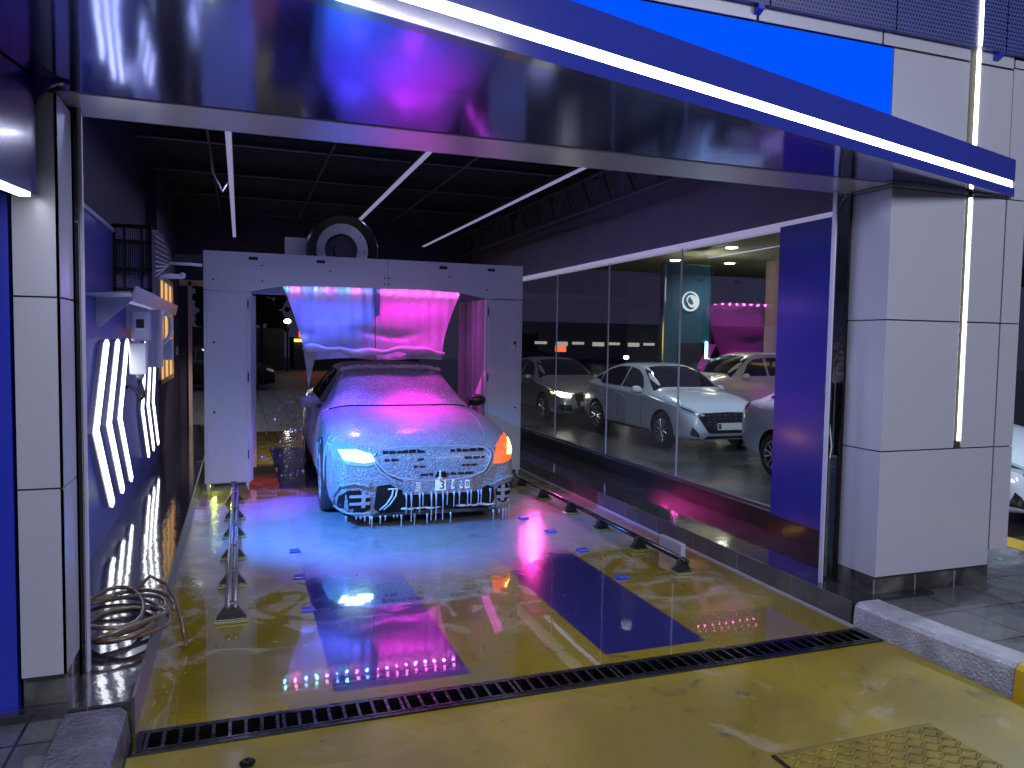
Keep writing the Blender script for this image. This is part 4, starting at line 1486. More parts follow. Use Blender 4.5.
# ------------------------------------------------ hero limousine
S = dict(L=5.1, halfW=0.95, rw=0.345, wr_arch=0.40, axles=(0.93, 4.05),
         stations=[0.0, 0.04, 0.14, 0.30, 0.55, 0.85, 1.15, 1.42, 1.58, 1.72, 2.0, 2.28, 2.5, 2.8, 3.2, 3.6, 3.9, 4.15, 4.4, 4.62, 4.8, 4.95, 5.06, 5.1],
         W=[(0, .74), (.04, .80), (.14, .86), (.30, .91), (.6, .945), (1.1, .95), (4.0, .95), (4.6, .92), (4.9, .84), (5.1, .72)],
         zb=[(0, .10), (.3, .11), (.9, .15), (4.6, .16), (5.1, .26)],
         ze=[(0, .66), (.04, .71), (.14, .76), (.3, .80), (.85, .885), (1.42, .93), (1.7, .945), (2.5, .955), (4.0, .98), (4.6, 1.0), (4.95, .98), (5.1, .88)],
         zc=[(0, .70), (.04, .76), (.14, .82), (.3, .865), (.85, .95), (1.42, .985), (1.56, .99), (1.72, 1.06), (2.0, 1.22), (2.28, 1.37), (2.5, 1.43), (2.8, 1.455), (3.2, 1.46), (3.6, 1.43), (3.9, 1.36), (4.15, 1.26), (4.4, 1.13), (4.6, 1.05), (4.95, 1.02), (5.1, .92)],
         wr=[(0, .6), (1.56, .72), (2.28, .615), (2.8, .60), (3.6, .60), (4.2, .62), (4.6, .66), (5.1, .6)],
         cab=[(0, 0), (1.5, 0), (1.72, .75), (2.0, 1), (4.2, 1), (4.45, .7), (4.62, 0), (5.1, 0)],
         front=[(0, .05), (.17, .03), (.30, -.01), (.5, -.0), (.66, .03), (.8, .12), (1, .2)],
         rear=[(0, .05), (.5, -.02), (.9, .02), (1.1, .06)])
hero = thing('limousine', 'large saloon car covered in white foam inside the wash gantry', 'car', (1.672, 6.86, 0.0), -0.028)
body, bv = car_body(S, M['car_foam'])
body.parent = hero
body.name = 'body'
# windscreen (projected from above)
ws = patch('windscreen', bv, 'top', [(-.79, 1.62), (-.4, 1.58), (0, 1.565), (.4, 1.58), (.79, 1.62), (.585, 2.30), (.3, 2.35), (0, 2.36), (-.3, 2.35), (-.585, 2.30)], M['ws_foam'], hero, 0.004, 0.09, 0.01)
tag(ws, 'windscreen under a crust of frothy foam')
bm = B()
pts = []
for i in range(17):
    x = -.80 + 1.6 * i / 16
    h = bv.ray_cast(Vector((x, 1.60 - 0.055 * (1 - (x / .8) ** 2), 3)), Vector((0, 0, -1)))
    pts.append(h[0] + Vector((0, 0, 0.004)))
tube(bm, pts, 0.009, 6); obj('cowl_gap', bm, M['ink'], hero, True)
# foam ridge along the roof front edge
bm = B()
pts, rs = [], []
for i in range(41):
    x = -.60 + 1.2 * i / 40
    h = bv.ray_cast(Vector((x, 2.38, 3)), Vector((0, 0, -1)))
    pts.append(h[0] + Vector((0, 0.01 * math.sin(i * 1.9), 0.012 + 0.006 * math.sin(i * 1.3))))
    rs.append(0.030 + 0.010 * math.sin(i * 2.1))
tube(bm, pts, rs, 8); obj('roof_foam', bm, M['foam_roll'], hero, True)
# side windows
for ax, nm in (('left', 'l'), ('right', 'r')):
    patch('side_window', bv, ax, [(2.02, 1.02), (2.35, 1.26), (2.62, 1.35), (2.85, 1.365), (2.85, 1.01), (2.1, 1.0)], M['car_glass'], hero, 0.004, 0.1, 0.008)
    patch('side_window', bv, ax, [(2.90, 1.01), (2.90, 1.366), (3.4, 1.365), (3.85, 1.28), (4.1, 1.16), (4.12, 1.06), (3.9, 1.02)], M['car_glass'], hero, 0.004, 0.1, 0.008)
    for a in (2.05, 2.88, 3.95):
        patch('door_seam', bv, ax, [(a, .27), (a + .012, .27), (a + .012, .94), (a, .94)], M['seam'], hero, 0.002, 0.12, 0.004)
# bonnet seam lines
for s in (-1, 1):
    bm = B(); pts = []
    for i in range(13):
        y = .26 + i * .11
        x = s * (.60 + .012 * i)
        h = bv.ray_cast(Vector((x, y, 3)), Vector((0, 0, -1)))
        pts.append(h[0] + Vector((0, 0, 0.001)))
    tube(bm, pts, 0.006, 6); obj('bonnet_seam', bm, M['foam_drip'], hero, True)
# headlamps
HL = [(-.895, .74), (-.80, .765), (-.66, .745), (-.51, .69), (-.49, .60), (-.58, .575), (-.74, .59), (-.87, .635)]
hl = patch('headlamp', bv, 'front', HL, M['lamp_cyan'], hero, 0.010, 0.05, 0.014)
tag(hl, 'left headlamp glowing cyan white')
o = patch('daylight_bar', bv, 'front', [(-.82, .71), (-.68, .715), (-.54, .675), (-.52, .62), (-.62, .61), (-.78, .635)], M['lamp_white'], hl, 0.018, 0.04, 0.008)
HR = [(.60, .565), (.64, .66), (.68, .73), (.76, .785), (.87, .80), (.91, .73), (.90, .64), (.80, .585), (.70, .56)]
hr = patch('headlamp', bv, 'front', HR, M['lamp_orange'], hero, 0.010, 0.05, 0.014)
tag(hr, 'right headlamp glowing orange')
o = patch('indicator_bulb', bv, 'front', [(.765, .64), (.80, .71), (.855, .765), (.875, .70), (.865, .655), (.82, .63)], M['lamp_yellow'], hr, 0.018, 0.03, 0.008)
# grille
GR = [(-.52, .67), (-.48, .72), (-.25, .74), (.05, .745), (.35, .735), (.56, .71), (.60, .665), (.575, .58), (.52, .50), (.40, .455), (.2, .43), (-.1, .435), (-.28, .46), (-.40, .51), (-.48, .59)]
grl = patch('grille', bv, 'front', GR, M['car_foam'], hero, 0.022, 0.05, 0.03)
def slots(z, spans, t=0.022):
    for a, b in spans:
        x = a
        while x < b:
            w = random.uniform(.035, .085)
            e = min(b, x + w)
            if e - x > .012:
                patch('slot', bv, 'front', [(x, z), (e, z + .004), (e, z + t * random.uniform(.6, 1)), (x, z + t * random.uniform(.7, 1.1))], M['ink'], grl, 0.027, 0.04, 0.004)
            x = e + random.uniform(.006, .02)
slots(.675, [(-.44, -.05), (.20, .54)], .028)
slots(.615, [(-.43, -.30), (-.12, -.05), (.33, .53)], .024)
slots(.55, [(-.16, -.05), (.30, .46)], .022)
slots(.475, [(-.10, .02), (.06, .42)], .022)
# emblem stem with foam
bm = B()
tube(bm, [(.085, -.035, .44), (.085, -.04, .53)], [.012, .007], 8); sph(bm, (.085, -.035, .45), .022, 1.2, .6, .8, 8, 6)
obj('foam_blob', bm, M['foam_roll'], hero, True)
patch('slot', bv, 'front', [(.035, .445), (.16, .45), (.14, .51), (.06, .505)], M['ink'], grl, 0.024, 0.04, 0.004)
# chrome-like curved grille edges (foam strands)
for pts2, r in ((GR, .010), ([(-.56, .73), (-.53, .62), (-.46, .52), (-.36, .45), (-.30, .38)], .011), ([(.63, .70), (.62, .6), (.57, .5), (.50, .44)], .010)):
    bm = B(); pts = []
    P_ = pts2 + ([pts2[0]] if pts2 is GR else [])
    for a, b in zip(P_, P_[1:]):
        for k in range(4):
            x, z = a[0] + (b[0] - a[0]) * k / 4, a[1] + (b[1] - a[1]) * k / 4
            h = bv.ray_cast(Vector((x, -2, z)), Vector((0, 1, 0)))
            if h[0] is not None: pts.append(h[0] + Vector((0, -.024 if pts2 is GR else -.008, 0)))
    tube(bm, pts, r, 6); obj('foam_strand', bm, M['foam_drip'], hero, True)
# side intakes and lower mouth
LI = [(-.84, .21), (-.83, .30), (-.76, .36), (-.66, .365), (-.60, .335), (-.56, .32), (-.55, .18), (-.62, .15), (-.74, .15), (-.82, .16)]
RI = [(.64, .31), (.70, .36), (.80, .375), (.88, .36), (.895, .27), (.87, .18), (.80, .15), (.72, .175), (.66, .22)]
li = patch('side_intake', bv, 'front', LI, M['ink'], hero, 0.005, 0.05, 0.004)
ri = patch('side_intake', bv, 'front', RI, M['ink'], hero, 0.005, 0.05, 0.004)
for s, root in ((-1, li), (1, ri)):
    for z in (.295, .225):
        patch('foam_slat', bv, 'front', [(s * .74, z), (s * .74, z + .022), (s * .56, z + .028), (s * .56, z)] if s < 0 else [(.66, z), (.66, z + .028), (.80, z + .02), (.80, z)], M['foam_drip'], root, 0.014, 0.04, 0.010)
    patch('foam_slat', bv, 'front', [(s * .635, .20), (s * .635, .35), (s * .60, .35), (s * .60, .20)] if s < 0 else [(.70, .20), (.70, .36), (.735, .36), (.735, .20)], M['foam_drip'], root, 0.016, 0.04, 0.010)
    patch('foam_lip', bv, 'front', [(-.85, .125), (-.85, .17), (-.78, .15), (-.62, .15), (-.55, .16), (-.55, .12)] if s < 0 else [(.66, .125), (.66, .20), (.74, .17), (.88, .175), (.87, .125)], M['foam_drip'], root, 0.02, 0.05, 0.014)
    arc = [(-.545, .39), (-.70, .43), (-.82, .40), (-.865, .30), (-.86, .17), (-.80, .125)] if s < 0 else [(.62, .36), (.70, .41), (.82, .425), (.90, .39), (.905, .28), (.88, .19)]
    bm = B(); pts = []
    for a, b in zip(arc, arc[1:]):
        for k in range(4):
            h = bv.ray_cast(Vector((a[0] + (b[0] - a[0]) * k / 4, -2, a[1] + (b[1] - a[1]) * k / 4)), Vector((0, 1, 0)))
            if h[0] is not None: pts.append(h[0] + Vector((0, -.010, 0)))
    tube(bm, pts, 0.017, 8); obj('foam_rim', bm, M['car_foam'], root, True)
mo = patch('lower_mouth', bv, 'front', [(-.50, .395), (-.38, .41), (-.30, .36), (-.15, .315), (.45, .305), (.56, .36), (.62, .34), (.64, .23), (.60, .14), (-.46, .14), (-.52, .18)], M['ink'], hero, 0.006, 0.05, 0.004)
pf = patch('splitter', bv, 'front', [(-.52, .112), (-.50, .14), (.0, .15), (.58, .14), (.60, .112)], M['black'], mo, 0.02, 0.06, 0.02)
# angular foam hooks beside the left intake
for dx in (0, .035):
    bm = B(); pts = []
    for x, z in ((-.40 + dx, .365), (-.35 + dx, .37), (-.36 + dx, .30), (-.41 + dx, .22), (-.47 + dx, .17)):
        pts.append(fhit(bv, x, z) + Vector((0, -.016, 0)))
    tube(bm, pts, [.008, .010, .009, .008, .006], 6); obj('foam_hook', bm, M['foam_roll'], hero, True)
# number plate showing through the foam
np_ = thing('number_plate', None, None, (0, 0, 0)); np_.parent = hero
pb = patch('plate_back', bv, 'front', [(-.26, .31), (-.26, .455), (.40, .455), (.40, .31)], M['car_foam'], hero, 0.030, 0.06, 0.022)
bpy.data.objects.remove(np_)
def yb(x, z):
    return fhit(bv, x, z).y
for (a, b, z0, z1) in ((-.145, -.09, .335, .42), (.035, .145, .335, .44), (.195, .225, .345, .44), (.275, .305, .345, .42), (.325, .375, .345, .425)):
    patch('bare_plate', bv, 'front', [(a, z0), (a + .006, z1), (b - .004, z1 - .006), (b, z0 + .004)], M['plate'], pb, 0.033, 0.05, 0.003)
for ch, x, sz in (('3', .105, .11), ('1', .211, .07), ('5', .29, .06), ('0', .35, .07)):
    text_obj('digit', ch, sz, (x, yb(x, .38) - .036, .385), (math.pi / 2, 0, 0), M['ink'], pb)
for i in range(3):
    for j in range(4):
        bm = B(); box(bm, 0, .012, 0, .002, 0, .009)
        obj('plate_mark', bm, M['ink'], pb, loc=(-.14 + i * .017, yb(-.12, .38) - .036, .345 + j * .019))
# drips
bm = B()
for i in range(46):
    u = i / 45
    x = -.84 + 1.72 * u + random.uniform(-.012, .012)
    mouth = -.3 < x < .62
    z0 = .33 if (mouth and i % 3) else .12
    L_ = random.choice([.03, .05, .08, .12]) if not mouth else random.choice([.14, .2, .28, .16])
    if random.random() < (.18 if mouth else .4): continue
    y = fhit(bv, x, max(.2, z0)).y - .028
    zb_ = max(.01, z0 - L_)
    tube(bm, [(x, y, z0), (x + .003, y, z0 * .6 + zb_ * .4), (x, y, zb_ + .012), (x, y, zb_)], [.013, .006, .006, .002], 6)
tag(obj('foam_drips', bm, M['foam_drip'], hero, True, ), 'foam dripping from the bumper', kind='stuff')
bm = B()
for a, b in ((-.24, -.03), (.0, .08), (.26, .62)):
    x = a
    while x < b:
        w = random.uniform(.03, .08)
        sph(bm, (x, fhit(bv, x, .21).y - .03, .175 + random.uniform(-.006, .006)), w * .55, 1.1, .35, .28, 8, 6)
        x += w * .7
obj('foam_clumps', bm, M['foam_roll'], hero, True)
# streaks down the visible flank
bm = B()
for i in range(70):
    y = random.uniform(.35, 4.6)
    z0 = random.uniform(.5, .98)
    L_ = random.uniform(.15, .45)
    pts = []
    for k in range(5):
        z = z0 - L_ * k / 4
        h = bv.ray_cast(Vector((-3, y + .01 * math.sin(k), z)), Vector((1, 0, 0)))
        if h[0] is None: break
        pts.append(h[0] + Vector((-.004, 0, 0)))
    if len(pts) > 2: tube(bm, pts, [random.uniform(.006, .016)] * (len(pts) - 1) + [.003], 6)
tag(obj('foam_streaks', bm, M['foam_drip'], hero, True), 'foam running down the car side', kind='stuff')
patch('bare_flank', bv, 'left', [(.42, .20), (.46, .62), (.56, .60), (.52, .2)], M['grille'], hero, 0.003, 0.08, 0.003)
for ya in S['axles']:
    for s in (-1, 1):
        wheel('wheel', hero, s * .83, ya, S['rw'], s, .24)
mirror_part(hero, -.86, 1.98, 1.02, -1, M['car_foam'])
mirror_part(hero, .86, 1.98, 1.02, 1, M['black'])
bm = B(); tube(bm, [(-.99, 1.93, 1.0), (-1.10, 1.90, 1.07)], .006, 5)
for i in range(7):
    sph(bm, (-1.05 + random.uniform(-.05, .05), 1.9, .95 - i * .03), .008, 1, 1, 1.6, 6, 5)
obj('foam_splash', bm, M['foam_drip'], hero, True)
# loose foam flakes falling beside the car
bm = B()
for i in range(90):
    x, y, z = 1.67 - 1.0 - abs(random.gauss(0, .18)), random.uniform(8.6, 10.6), random.uniform(.1, 1.1)
    sph(bm, (x, y, z), random.uniform(.006, .018), 1, 1, random.uniform(1, 2.2), 6, 4)
tag(obj('foam_flakes', bm, M['foam_drip'], None, True), 'foam flakes falling at the left side of the washed car', 'foam', kind='stuff')

# ------------------------------------------------ parked white saloon
def saloon_spec(h=1.45, L=4.4, hw=.865, rw=.31):
    k = h / 1.45
    return dict(L=L, halfW=hw, rw=rw, wr_arch=rw + .055, axles=(.82, .82 + 2.58),
         stations=[0.0, 0.04, 0.14, 0.30, 0.55, 0.82, 1.05, 1.20, 1.34, 1.6, 1.9, 2.15, 2.5, 2.9, 3.2, 3.45, 3.7, 3.92, 4.1, 4.25, 4.36, 4.4],
         W=[(0, .62), (.04, .69), (.14, .77), (.30, .82), (.55, .855), (1.1, .865), (3.5, .865), (3.95, .83), (4.25, .75), (4.4, .64)],
         zb=[(0, .22), (.3, .17), (4.0, .20), (4.4, .30)],
         ze=[(0, .60), (.04, .66), (.14, .72), (.3, .78), (.82, .875), (1.2, .92), (2.0, .94), (3.0, .97), (3.6, 1.0), (4.2, 1.0), (4.4, .9)],
         zc=[(0, .64), (.04, .71), (.14, .79), (.3, .85), (.82, .965), (1.15, 1.01), (1.22, 1.02), (1.34, 1.10), (1.6, 1.24), (1.9, 1.37), (2.15, 1.43), (2.5, h), (2.9, h - .01), (3.2, 1.39), (3.45, 1.32), (3.7, 1.22), (3.92, 1.12), (4.05, 1.07), (4.25, 1.05), (4.4, .95)],
         wr=[(0, .5), (1.2, .68), (1.9, .56), (2.5, .545), (3.2, .55), (3.8, .60), (4.4, .55)],
         cab=[(0, 0), (1.18, 0), (1.34, .75), (1.6, 1), (3.75, 1), (3.95, .7), (4.08, 0), (4.4, 0)],
         front=[(0, .06), (.2, .02), (.35, -.02), (.5, 0), (.7, .08), (.9, .2)],
         rear=[(0, .06), (.5, -.03), (.9, .0), (1.1, .08)])


def saloon(label, loc, m, front='accent', lamp=None, rz=0.0, h=1.45, parts=True, name='saloon_car'):
    sp = saloon_spec(h)
    root = thing(name, label, 'car', loc, rz)
    b, v = car_body(sp, m)
    b.parent = root
    patch('windscreen', v, 'top', [(-.74, 1.27), (-.4, 1.23), (0, 1.215), (.4, 1.23), (.74, 1.27), (.545, 1.95), (.3, 2.0), (0, 2.01), (-.3, 2.0), (-.545, 1.95)], M['car_glass'], root, 0.004, 0.1, 0.008)
    patch('rear_window', v, 'top', [(-.52, 3.28), (0, 3.25), (.52, 3.28), (.62, 3.85), (0, 3.92), (-.62, 3.85)], M['car_glass'], root, 0.004, 0.1, 0.008)
    for ax in ('left', 'right'):
        patch('side_window', v, ax, [(1.62, .985), (1.85, 1.20), (2.1, 1.315), (2.42, 1.36), (2.42, .985)], M['car_glass'], root, 0.005, 0.1, 0.008)
        patch('side_window', v, ax, [(2.48, .99), (2.48, 1.365), (2.9, 1.355), (3.25, 1.285), (3.42, 1.20), (3.36, 1.03), (3.25, 1.0)], M['car_glass'], root, 0.005, 0.1, 0.008)
        patch('side_window', v, ax, [(3.40, 1.05), (3.46, 1.19), (3.66, 1.12), (3.70, 1.08)], M['car_glass'], root, 0.005, 0.1, 0.008)
        for a in (1.52, 2.45, 3.38):
            patch('door_seam', v, ax, [(a, .28), (a + .012, .28), (a + .012, .93), (a, .93)], M['seam'], root, 0.002, 0.12, 0.004)
        for a in (2.22, 3.12):
            patch('door_handle', v, ax, [(a, .80), (a + .16, .805), (a + .16, .83), (a, .825)], m, root, 0.028, 0.06, 0.024)
        patch('sill_trim', v, ax, [(1.25, .245), (3.0, .245), (3.0, .275), (1.25, .275)], M['seam'], root, 0.003, 0.2, 0.004)
    if front == 'accent':
        G_ = [(-.56, .66), (0, .675), (.56, .66), (.60, .60), (.44, .36), (.38, .33), (-.38, .33), (-.44, .36), (-.60, .60)]
        g_ = patch('grille', v, 'front', G_, M['grille'], root, 0.008, 0.06, 0.008)
        for i in range(5):
            for j in range(9):
                x, z = -.44 + j * .11, .40 + i * .052
                if abs(x) < .60 - (.64 - z) * .7 and not (abs(x) < .27 and z < .52):
                    patch('mesh_bar', v, 'front', [(x, z), (x + .055, z + .022), (x + .055, z + .030), (x, z + .008)], M['galv'], g_, 0.013, 0.08, 0.004)
        pl_ = patch('number_plate', v, 'front', [(-.26, .385), (-.26, .50), (.26, .50), (.26, .385)], M['plate'], root, 0.02, 0.1, 0.012)
        tag(pl_, 'pale number plate')
        patch('plate_mark', v, 'front', [(-.24, .40), (-.24, .485), (-.19, .485), (-.19, .40)], M['steel_dark'], pl_, 0.022, 0.1, 0.003)
        # slanted H-shaped badge
        e_ = patch('badge', v, 'front', [(-.075, .60), (-.055, .645), (-.035, .645), (-.045, .625), (.03, .63), (.04, .65), (.06, .65), (.04, .60), (.02, .60), (.028, .615), (-.048, .612), (-.053, .60)], M['chrome'], root, 0.018, 0.1, 0.008)
        for s in (-1, 1):
            H_ = [(.46, .625), (.58, .69), (.70, .76), (.79, .83), (.82, .80), (.79, .72), (.72, .66), (.58, .605)]
            F_ = [(.58, .27), (.62, .34), (.70, .44), (.72, .36), (.715, .30)]
            l_ = patch('headlamp', v, 'front', H_ if s > 0 else mir(H_), M['lamp_lens'], root, 0.008, 0.05, 0.008)
            I_ = [(.58, .645), (.70, .72), (.77, .76), (.76, .72), (.68, .665)]
            patch('lamp_core', v, 'front', I_ if s > 0 else mir(I_), M['car_dark'], l_, 0.012, 0.05, 0.004)
            patch('fog_intake', v, 'front', F_ if s > 0 else mir(F_), M['grille'], root, 0.008, 0.05, 0.006)
        patch('lower_intake', v, 'front', [(-.50, .235), (-.44, .285), (.44, .285), (.50, .235)], M['grille'], root, 0.006, 0.06, 0.004)
    else:
        g_ = patch('grille', v, 'front', [(-.36, .70), (.36, .70), (.38, .56), (.30, .40), (-.30, .40), (-.38, .56)], M['grille'], root, 0.008, 0.06, 0.008)
        for s in (-1, 1):
            H_ = [(.44, .66), (.60, .69), (.76, .72), (.775, .66), (.70, .60), (.48, .585)]
            F_ = [(.44, .30), (.47, .42), (.70, .44), (.74, .36), (.68, .30)]
            l_ = patch('headlamp', v, 'front', H_ if s > 0 else mir(H_), M['lamp_warm'] if lamp else M['lamp_lens'], root, 0.010, 0.05, 0.008)
            if lamp:
                K_ = [(.775, .66), (.79, .70), (.81, .70), (.80, .66)]
                patch('indicator', v, 'front', K_ if s > 0 else mir(K_), M['lamp_yellow'], l_, 0.014, 0.05, 0.004)
            patch('fog_intake', v, 'front', F_ if s > 0 else mir(F_), M['grille'], root, 0.008, 0.05, 0.006)
        patch('number_plate', v, 'front', [(-.26, .40), (-.26, .50), (.26, .50), (.26, .40)], M['plate'], root, 0.02, 0.1, 0.012)
    for s in (-1, 1):
        T_ = [(.50, .84), (.52, .95), (.70, .97), (.745, .88), (.70, .83)]
        patch('tail_lamp', v, 'rear', T_ if s > 0 else mir(T_), M['lamp_red'], root, 0.008, 0.05, 0.008)
        Q_ = [(4.12, .93), (4.10, .985), (4.30, .97), (4.33, .88), (4.24, .86)]
        patch('tail_lamp', v, 'right' if s > 0 else 'left', Q_, M['lamp_red'], root, 0.008, 0.05, 0.008)
        for ya in sp['axles']:
            wheel('wheel', root, s * .755, ya, sp['rw'], s, .20, 6)
        mirror_part(root, s * .78, 1.62, .97, s, m)
    return root


GZ = -0.085
saloon('white parked saloon car seen whole behind the glass wall', (7.80, 10.72, GZ), M['car_white'])
saloon('silver saloon with glowing headlamp behind the white saloon', (7.4, 15.3, GZ), M['car_silver'], 'plain', True)
saloon('nearest white car half hidden by the blue panel and pillar', (7.78, 5.12, GZ), M['car_white'])
saloon('cream white saloon standing behind the white saloon roof', (10.6, 18.3, GZ), M['car_cream'], 'plain', rz=math.radians(-90))


def suv(label, loc, m, rz):
    sp = saloon_spec(1.55)
    sp['zc'] = [(0, .74), (.04, .82), (.14, .90), (.3, .95), (.82, 1.04), (1.15, 1.08), (1.22, 1.09), (1.34, 1.18), (1.6, 1.35), (1.9, 1.52), (2.15, 1.60), (2.5, 1.64), (3.2, 1.63), (3.7, 1.60), (3.92, 1.54), (4.1, 1.42), (4.25, 1.20), (4.4, 1.02)]
    sp['ze'] = [(0, .70), (.14, .82), (.3, .88), (.82, .95), (1.2, .98), (3.6, 1.03), (4.2, 1.03), (4.4, .95)]
    sp['cab'] = [(0, 0), (1.18, 0), (1.34, .75), (1.6, 1), (4.1, 1), (4.25, .8), (4.4, 0)]
    root = thing('estate_car', label, 'car', loc, rz)
    b, v = car_body(sp, m)
    b.parent = root
    for ax in ('left', 'right'):
        patch('side_window', v, ax, [(1.64, 1.05), (1.9, 1.34), (2.1, 1.46), (2.42, 1.49), (2.42, 1.05)], M['car_glass'], root, 0.005, 0.1, 0.008)
        patch('side_window', v, ax, [(2.5, 1.05), (2.5, 1.50), (3.2, 1.49), (3.25, 1.08)], M['car_glass'], root, 0.005, 0.1, 0.008)
        patch('side_window', v, ax, [(3.36, 1.10), (3.33, 1.48), (3.8, 1.43), (3.92, 1.16)], M['car_glass'], root, 0.005, 0.1, 0.008)
    patch('rear_window', v, 'rear', [(-.5, 1.16), (-.42, 1.45), (.42, 1.45), (.5, 1.16)], M['car_glass'], root, 0.006, 0.1, 0.008)
    patch('windscreen', v, 'top', [(-.74, 1.27), (0, 1.22), (.74, 1.27), (.545, 1.95), (0, 2.01), (-.545, 1.95)], M['car_glass'], root, 0.004, 0.1, 0.008)
    for s in (-1, 1):
        patch('tail_lamp', v, 'rear', [(s * .52, .90), (s * .54, 1.1), (s * .72, 1.1), (s * .74, .92)], M['lamp_red'], root, 0.008, 0.05, 0.008)
        for ya in sp['axles']: wheel('wheel', root, s * .755, ya, .33, s, .20, 6)
        mirror_part(root, s * .78, 1.62, 1.05, s, m)
    return root


suv('white estate car parked behind the gap between the saloons', (9.9, 16.1, GZ), M['car_cream'], math.radians(-84))

# ================================================================== FORECOURT BEYOND
tw = thing('blue_column', 'blue forecourt column with lit round white bird emblem', 'column', (12.87, 20.0, GZ))
bm = B(); box(bm, -.83, .83, 0, .3, 0, 4.25); obj('shaft', bm, M['tower_blue'], tw, bevel=0.06)
bm = B(); box(bm, -.87, -.83, -.02, .1, 0, 4.3); box(bm, .83, .87, -.02, .1, 0, 4.3); obj('edge_trim', bm, M['chrome'], tw)
bm = B(); box(bm, -.30, .62, -.06, 0.0, .3, 1.85); dk = obj('dark_cabinet', bm, M['car_dark'], tw)
bm = B(); box(bm, -.80, -.40, -.08, 0.0, .55, 1.25); ps = obj('poster', bm, M['poster'], tw)
bm = B(); box(bm, -.74, -.46, -.085, -.08, .62, 1.10); obj('print', bm, M['poster_ink'], ps)
bm = B(); box(bm, .48, .78, -.08, -.0, .75, 1.2); ps = obj('poster', bm, M['poster'], tw)
bm = B(); box(bm, .52, .66, -.085, -.08, .80, 1.05); obj('print', bm, M['poster_ink'], ps)
bm = B(); box(bm, .66, .72, -.05, -.0, 1.3, 1.9); obj('cyan_light', bm, M['cyan_bulb'], tw)
# emblem: ring open to lower left with a curved head sweep
em = thing('emblem', None, None, (0.06, -.06, 3.12)); em.parent = tw
bm = B()
def ringseg(bm, a0, a1, r0a, r0b, r1a, r1b, cx=0, cz=0, n=30):
    inner, outer = [], []
    for i in range(n + 1):
        u = i / n; a = math.radians(a0 + (a1 - a0) * u)
        ri_, ro_ = r0a + (r0b - r0a) * u, r1a + (r1b - r1a) * u
        inner.append((cx + ri_ * math.cos(a), cz + ri_ * math.sin(a))); outer.append((cx + ro_ * math.cos(a), cz + ro_ * math.sin(a)))
    for i in range(n):
        prism(bm, [inner[i], inner[i + 1], outer[i + 1], outer[i]], 'y', -.02, .03)
ringseg(bm, -150, 215, .25, .26, .31, .285)
ringseg(bm, 200, 60, .10, .16, .10 + .005, .21, 0, 0)
ringseg(bm, -20, -160, .08, .14, .22, .15, .06, .0)
ringseg(bm, 100, -30, .06, .05, .18, .20, .04, 0)
obj('emblem_mark', bm, M['logo_white'], em)
bm = B(); lathe(bm, [(.0005, 0.0), (.30, 0.0), (.30, .04)], 'y', (0, .035, 0), 36); obj('emblem_disc', bm, M['tower_blue'], em)
cs = thing('station_canopy', 'pale lit canopy soffit above the blue column', 'canopy', (0, 0, 4.58))
bm = B(); box(bm, 11.0, 34.0, 16.0, 27.0, 0, .5); obj('soffit', bm, M['soffit'], cs)
for x, y in ((13.6, 18.9), (16.2, 22.6), (14.0, 22.6), (16.6, 18.0), (19.5, 22.0)):
    bm = B(); lathe(bm, [(.0005, -.02), (.16, -.02), (.18, 0.0)], 'z', (x, y, 0), 18); obj('downlight', bm, M['spot'], cs)
for x in (16.9,):
    bm = B(); box(bm, x, x + .5, 21, 21.5, GZ, 4.6)
    tag(obj('canopy_post', bm, M['pink_frame']), 'pale post under the canopy right of the blue column', 'post')
for lx in (14, 19): light('soffit_fill', 'POINT', (lx, 20.5, 3.7), 55, (1.0, 0.97, 0.74), radius=0.2)  # unseen points added below the soffit to brighten it

# far shops and lights
sb = thing('shop_building', 'long low dark building with a row of lit shop windows', 'building', (0, 60, 0))
bm = B(); box(bm, 22, 48, 0, 6, -.1, 3.4); obj('walls', bm, M['building'], sb)
for i in range(9):
    x = 23.6 + i * 1.75 + (0.2 if i % 2 else 0)
    bm = B(); box(bm, x, x + 1.1, -.08, 0.0, 1.50 - .12 * (i % 2), 1.72); obj('shop_window', bm, M['shop_glow'], sb)
bm = B(); box(bm, 17.0, 17.65, 39.9, 40.0, 1.15, 1.5)
os_ = tag(obj('orange_sign', bm, M['sign_orange']), 'small orange lit sign in the distance behind the glass', 'sign')
bm = B(); tube(bm, [(17.3, 40.05, 0), (17.3, 40.05, 1.1)], .05, 6); tag(obj('sign_post', bm, M['steel_dark']), 'thin post carrying the distant orange sign', 'post')
for k, (x, y, z, lab) in enumerate(((21.4, 60, 1.9, 'white street lamp left of the row of shops'), (24.3, 45, .75, 'low white light right of the orange sign'), (44.5, 52, 1.7, 'white light cluster right of the blue column'), (46.5, 52, 2.1, 'bright white light right of the blue column'), (2.25, 40, 2.55, 'bright street lamp seen through the left gantry gap'))):
    root = thing('street_lamp', lab, 'street lamp', (x, y, 0))
    bm = B(); tube(bm, [(0, 0, -.1), (0, 0, z)], .05, 6); obj('pole', bm, M['steel_dark'], root)
    bm = B(); sph(bm, (0, 0, z), (.16, .16, .14, .2, .15)[k], 1.2, 1, .8, 10, 8); obj('lamp_head', bm, M['street_glow'], root)
hb = thing('roadside_restaurant', 'dim far building with red and yellow lit sign', 'building', (0, 42, 0))
bm = B(); box(bm, 2.7, 9.5, 0, 4, -.1, 1.75); obj('walls', bm, M['building'], hb)
bm = B(); box(bm, 2.95, 5.0, -.1, 0, 1.75, 2.15); obj('red_sign', bm, M['sign_red'], hb)
bm = B(); box(bm, 2.7, 5.0, -.12, -.02, 1.5, 1.66); obj('yellow_sign', bm, M['sign_yellow'], hb)
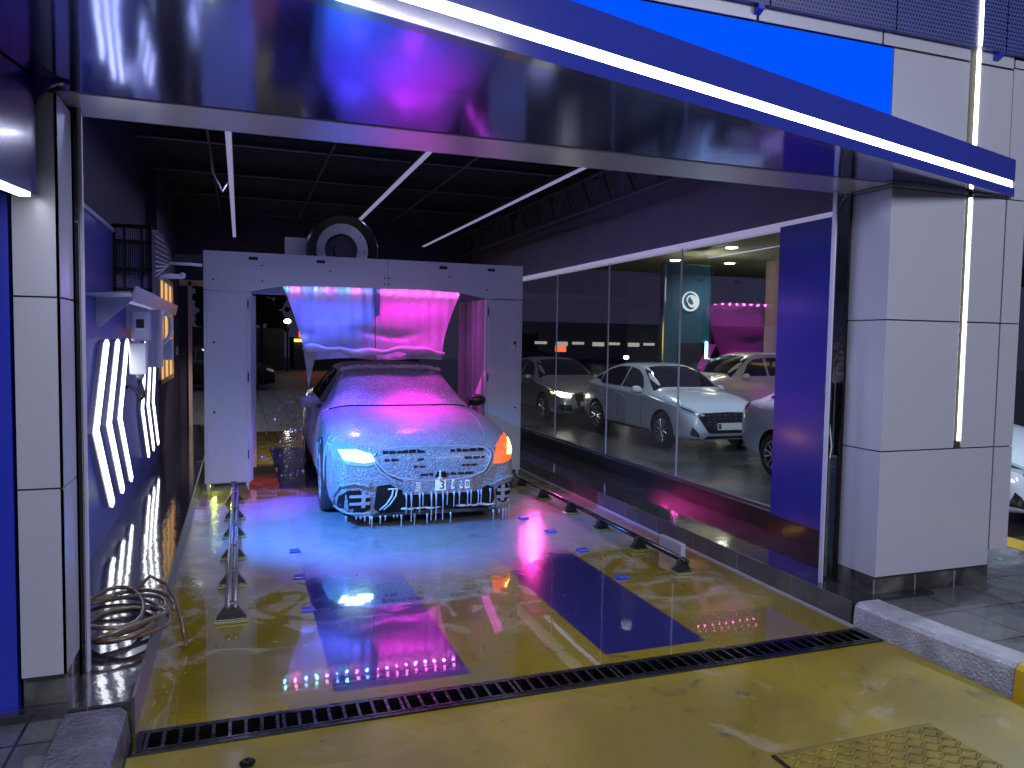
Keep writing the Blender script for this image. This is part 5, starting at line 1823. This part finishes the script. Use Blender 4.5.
bm = B(); box(bm, -8, 2.2, -.05, 0, 1.0, 1.5); box(bm, -8, 2.2, 0, 3, -.1, 2.2); obj('side_wing', bm, M['building'], hb)
for k, (x, y, s, lab) in enumerate(((-1.2, 36, 1.0, 'dark tree silhouette beyond the rear opening at far left'), (0.9, 37, 1.25, 'dark tree silhouette beyond the rear opening'), (1.9, 46, .8, 'small dark tree behind the street lamp'))):
    root = thing('tree', lab, 'tree', (x, y, 0))
    bm = B(); tube(bm, [(0, 0, -.1), (.05, 0, 1.2 * s), (0, 0, 2.4 * s)], [.12, .09, .05], 8); obj('trunk', bm, M['building'], root)
    bm = B()
    for i in range(60):
        a, r_ = random.uniform(0, 6.28), random.uniform(0, .9) * s
        sph(bm, (r_ * math.cos(a), r_ * math.sin(a), 2.0 * s + random.uniform(0, 2.2) * s), .25 * s, 1, 1, .8, 6, 4)
    obj('crown', bm, M['leaf'], root)
# person-high hedge line / parked dark car beyond the gantry gap
saloon('dark car parked outside beyond the rear opening', (1.1, 27.0, -.02), M['car_dark'], 'plain', rz=math.radians(90))
# yellow lit forecourt sign seen at the right edge
bm = B(); box(bm, 16.2, 17.6, 10.9, 11.0, 1.2, 2.6)
yb_ = tag(obj('yellow_board', bm, M['sign_yellow']), 'yellow lit board at the right picture edge', 'board')

# every small fitting becomes a part of its own
ONE_EACH = {'hinge': 'hinge', 'slot': 'slot', 'bolts': 'bolt', 'lock': 'lock', 'foot_bracket': 'foot_bracket', 'guide_bolts': 'bolt',
            'disc_bolts': 'bolt', 'rail_wheel': 'rail_wheel', 'inner_guide': 'inner_guide', 'edge_trim': 'edge_trim', 'red_lines': 'red_line'}
for o in list(bpy.data.objects):
    base = o.name.split('.')[0]
    if o.type != 'MESH' or base not in ONE_EACH: continue
    src = bmesh.new(); src.from_mesh(o.data)
    seen, isles = set(), []
    for v in src.verts:
        if v in seen: continue
        st_, isl = [v], []
        seen.add(v)
        while st_:
            q = st_.pop(); isl.append(q)
            for e in q.link_edges:
                w_ = e.other_vert(q)
                if w_ not in seen: seen.add(w_); st_.append(w_)
        isles.append(isl)
    if len(isles) > 1:
        for isl in isles:
            nb_ = bmesh.new()
            mp = {v: nb_.verts.new(v.co) for v in isl}
            for f in {f for v in isl for f in v.link_faces}: nb_.faces.new([mp[v] for v in f.verts])
            obj(ONE_EACH[base], nb_, list(o.data.materials), o.parent)
        for ch in list(o.children): ch.parent = o.parent
        bpy.data.objects.remove(o)
    src.free()
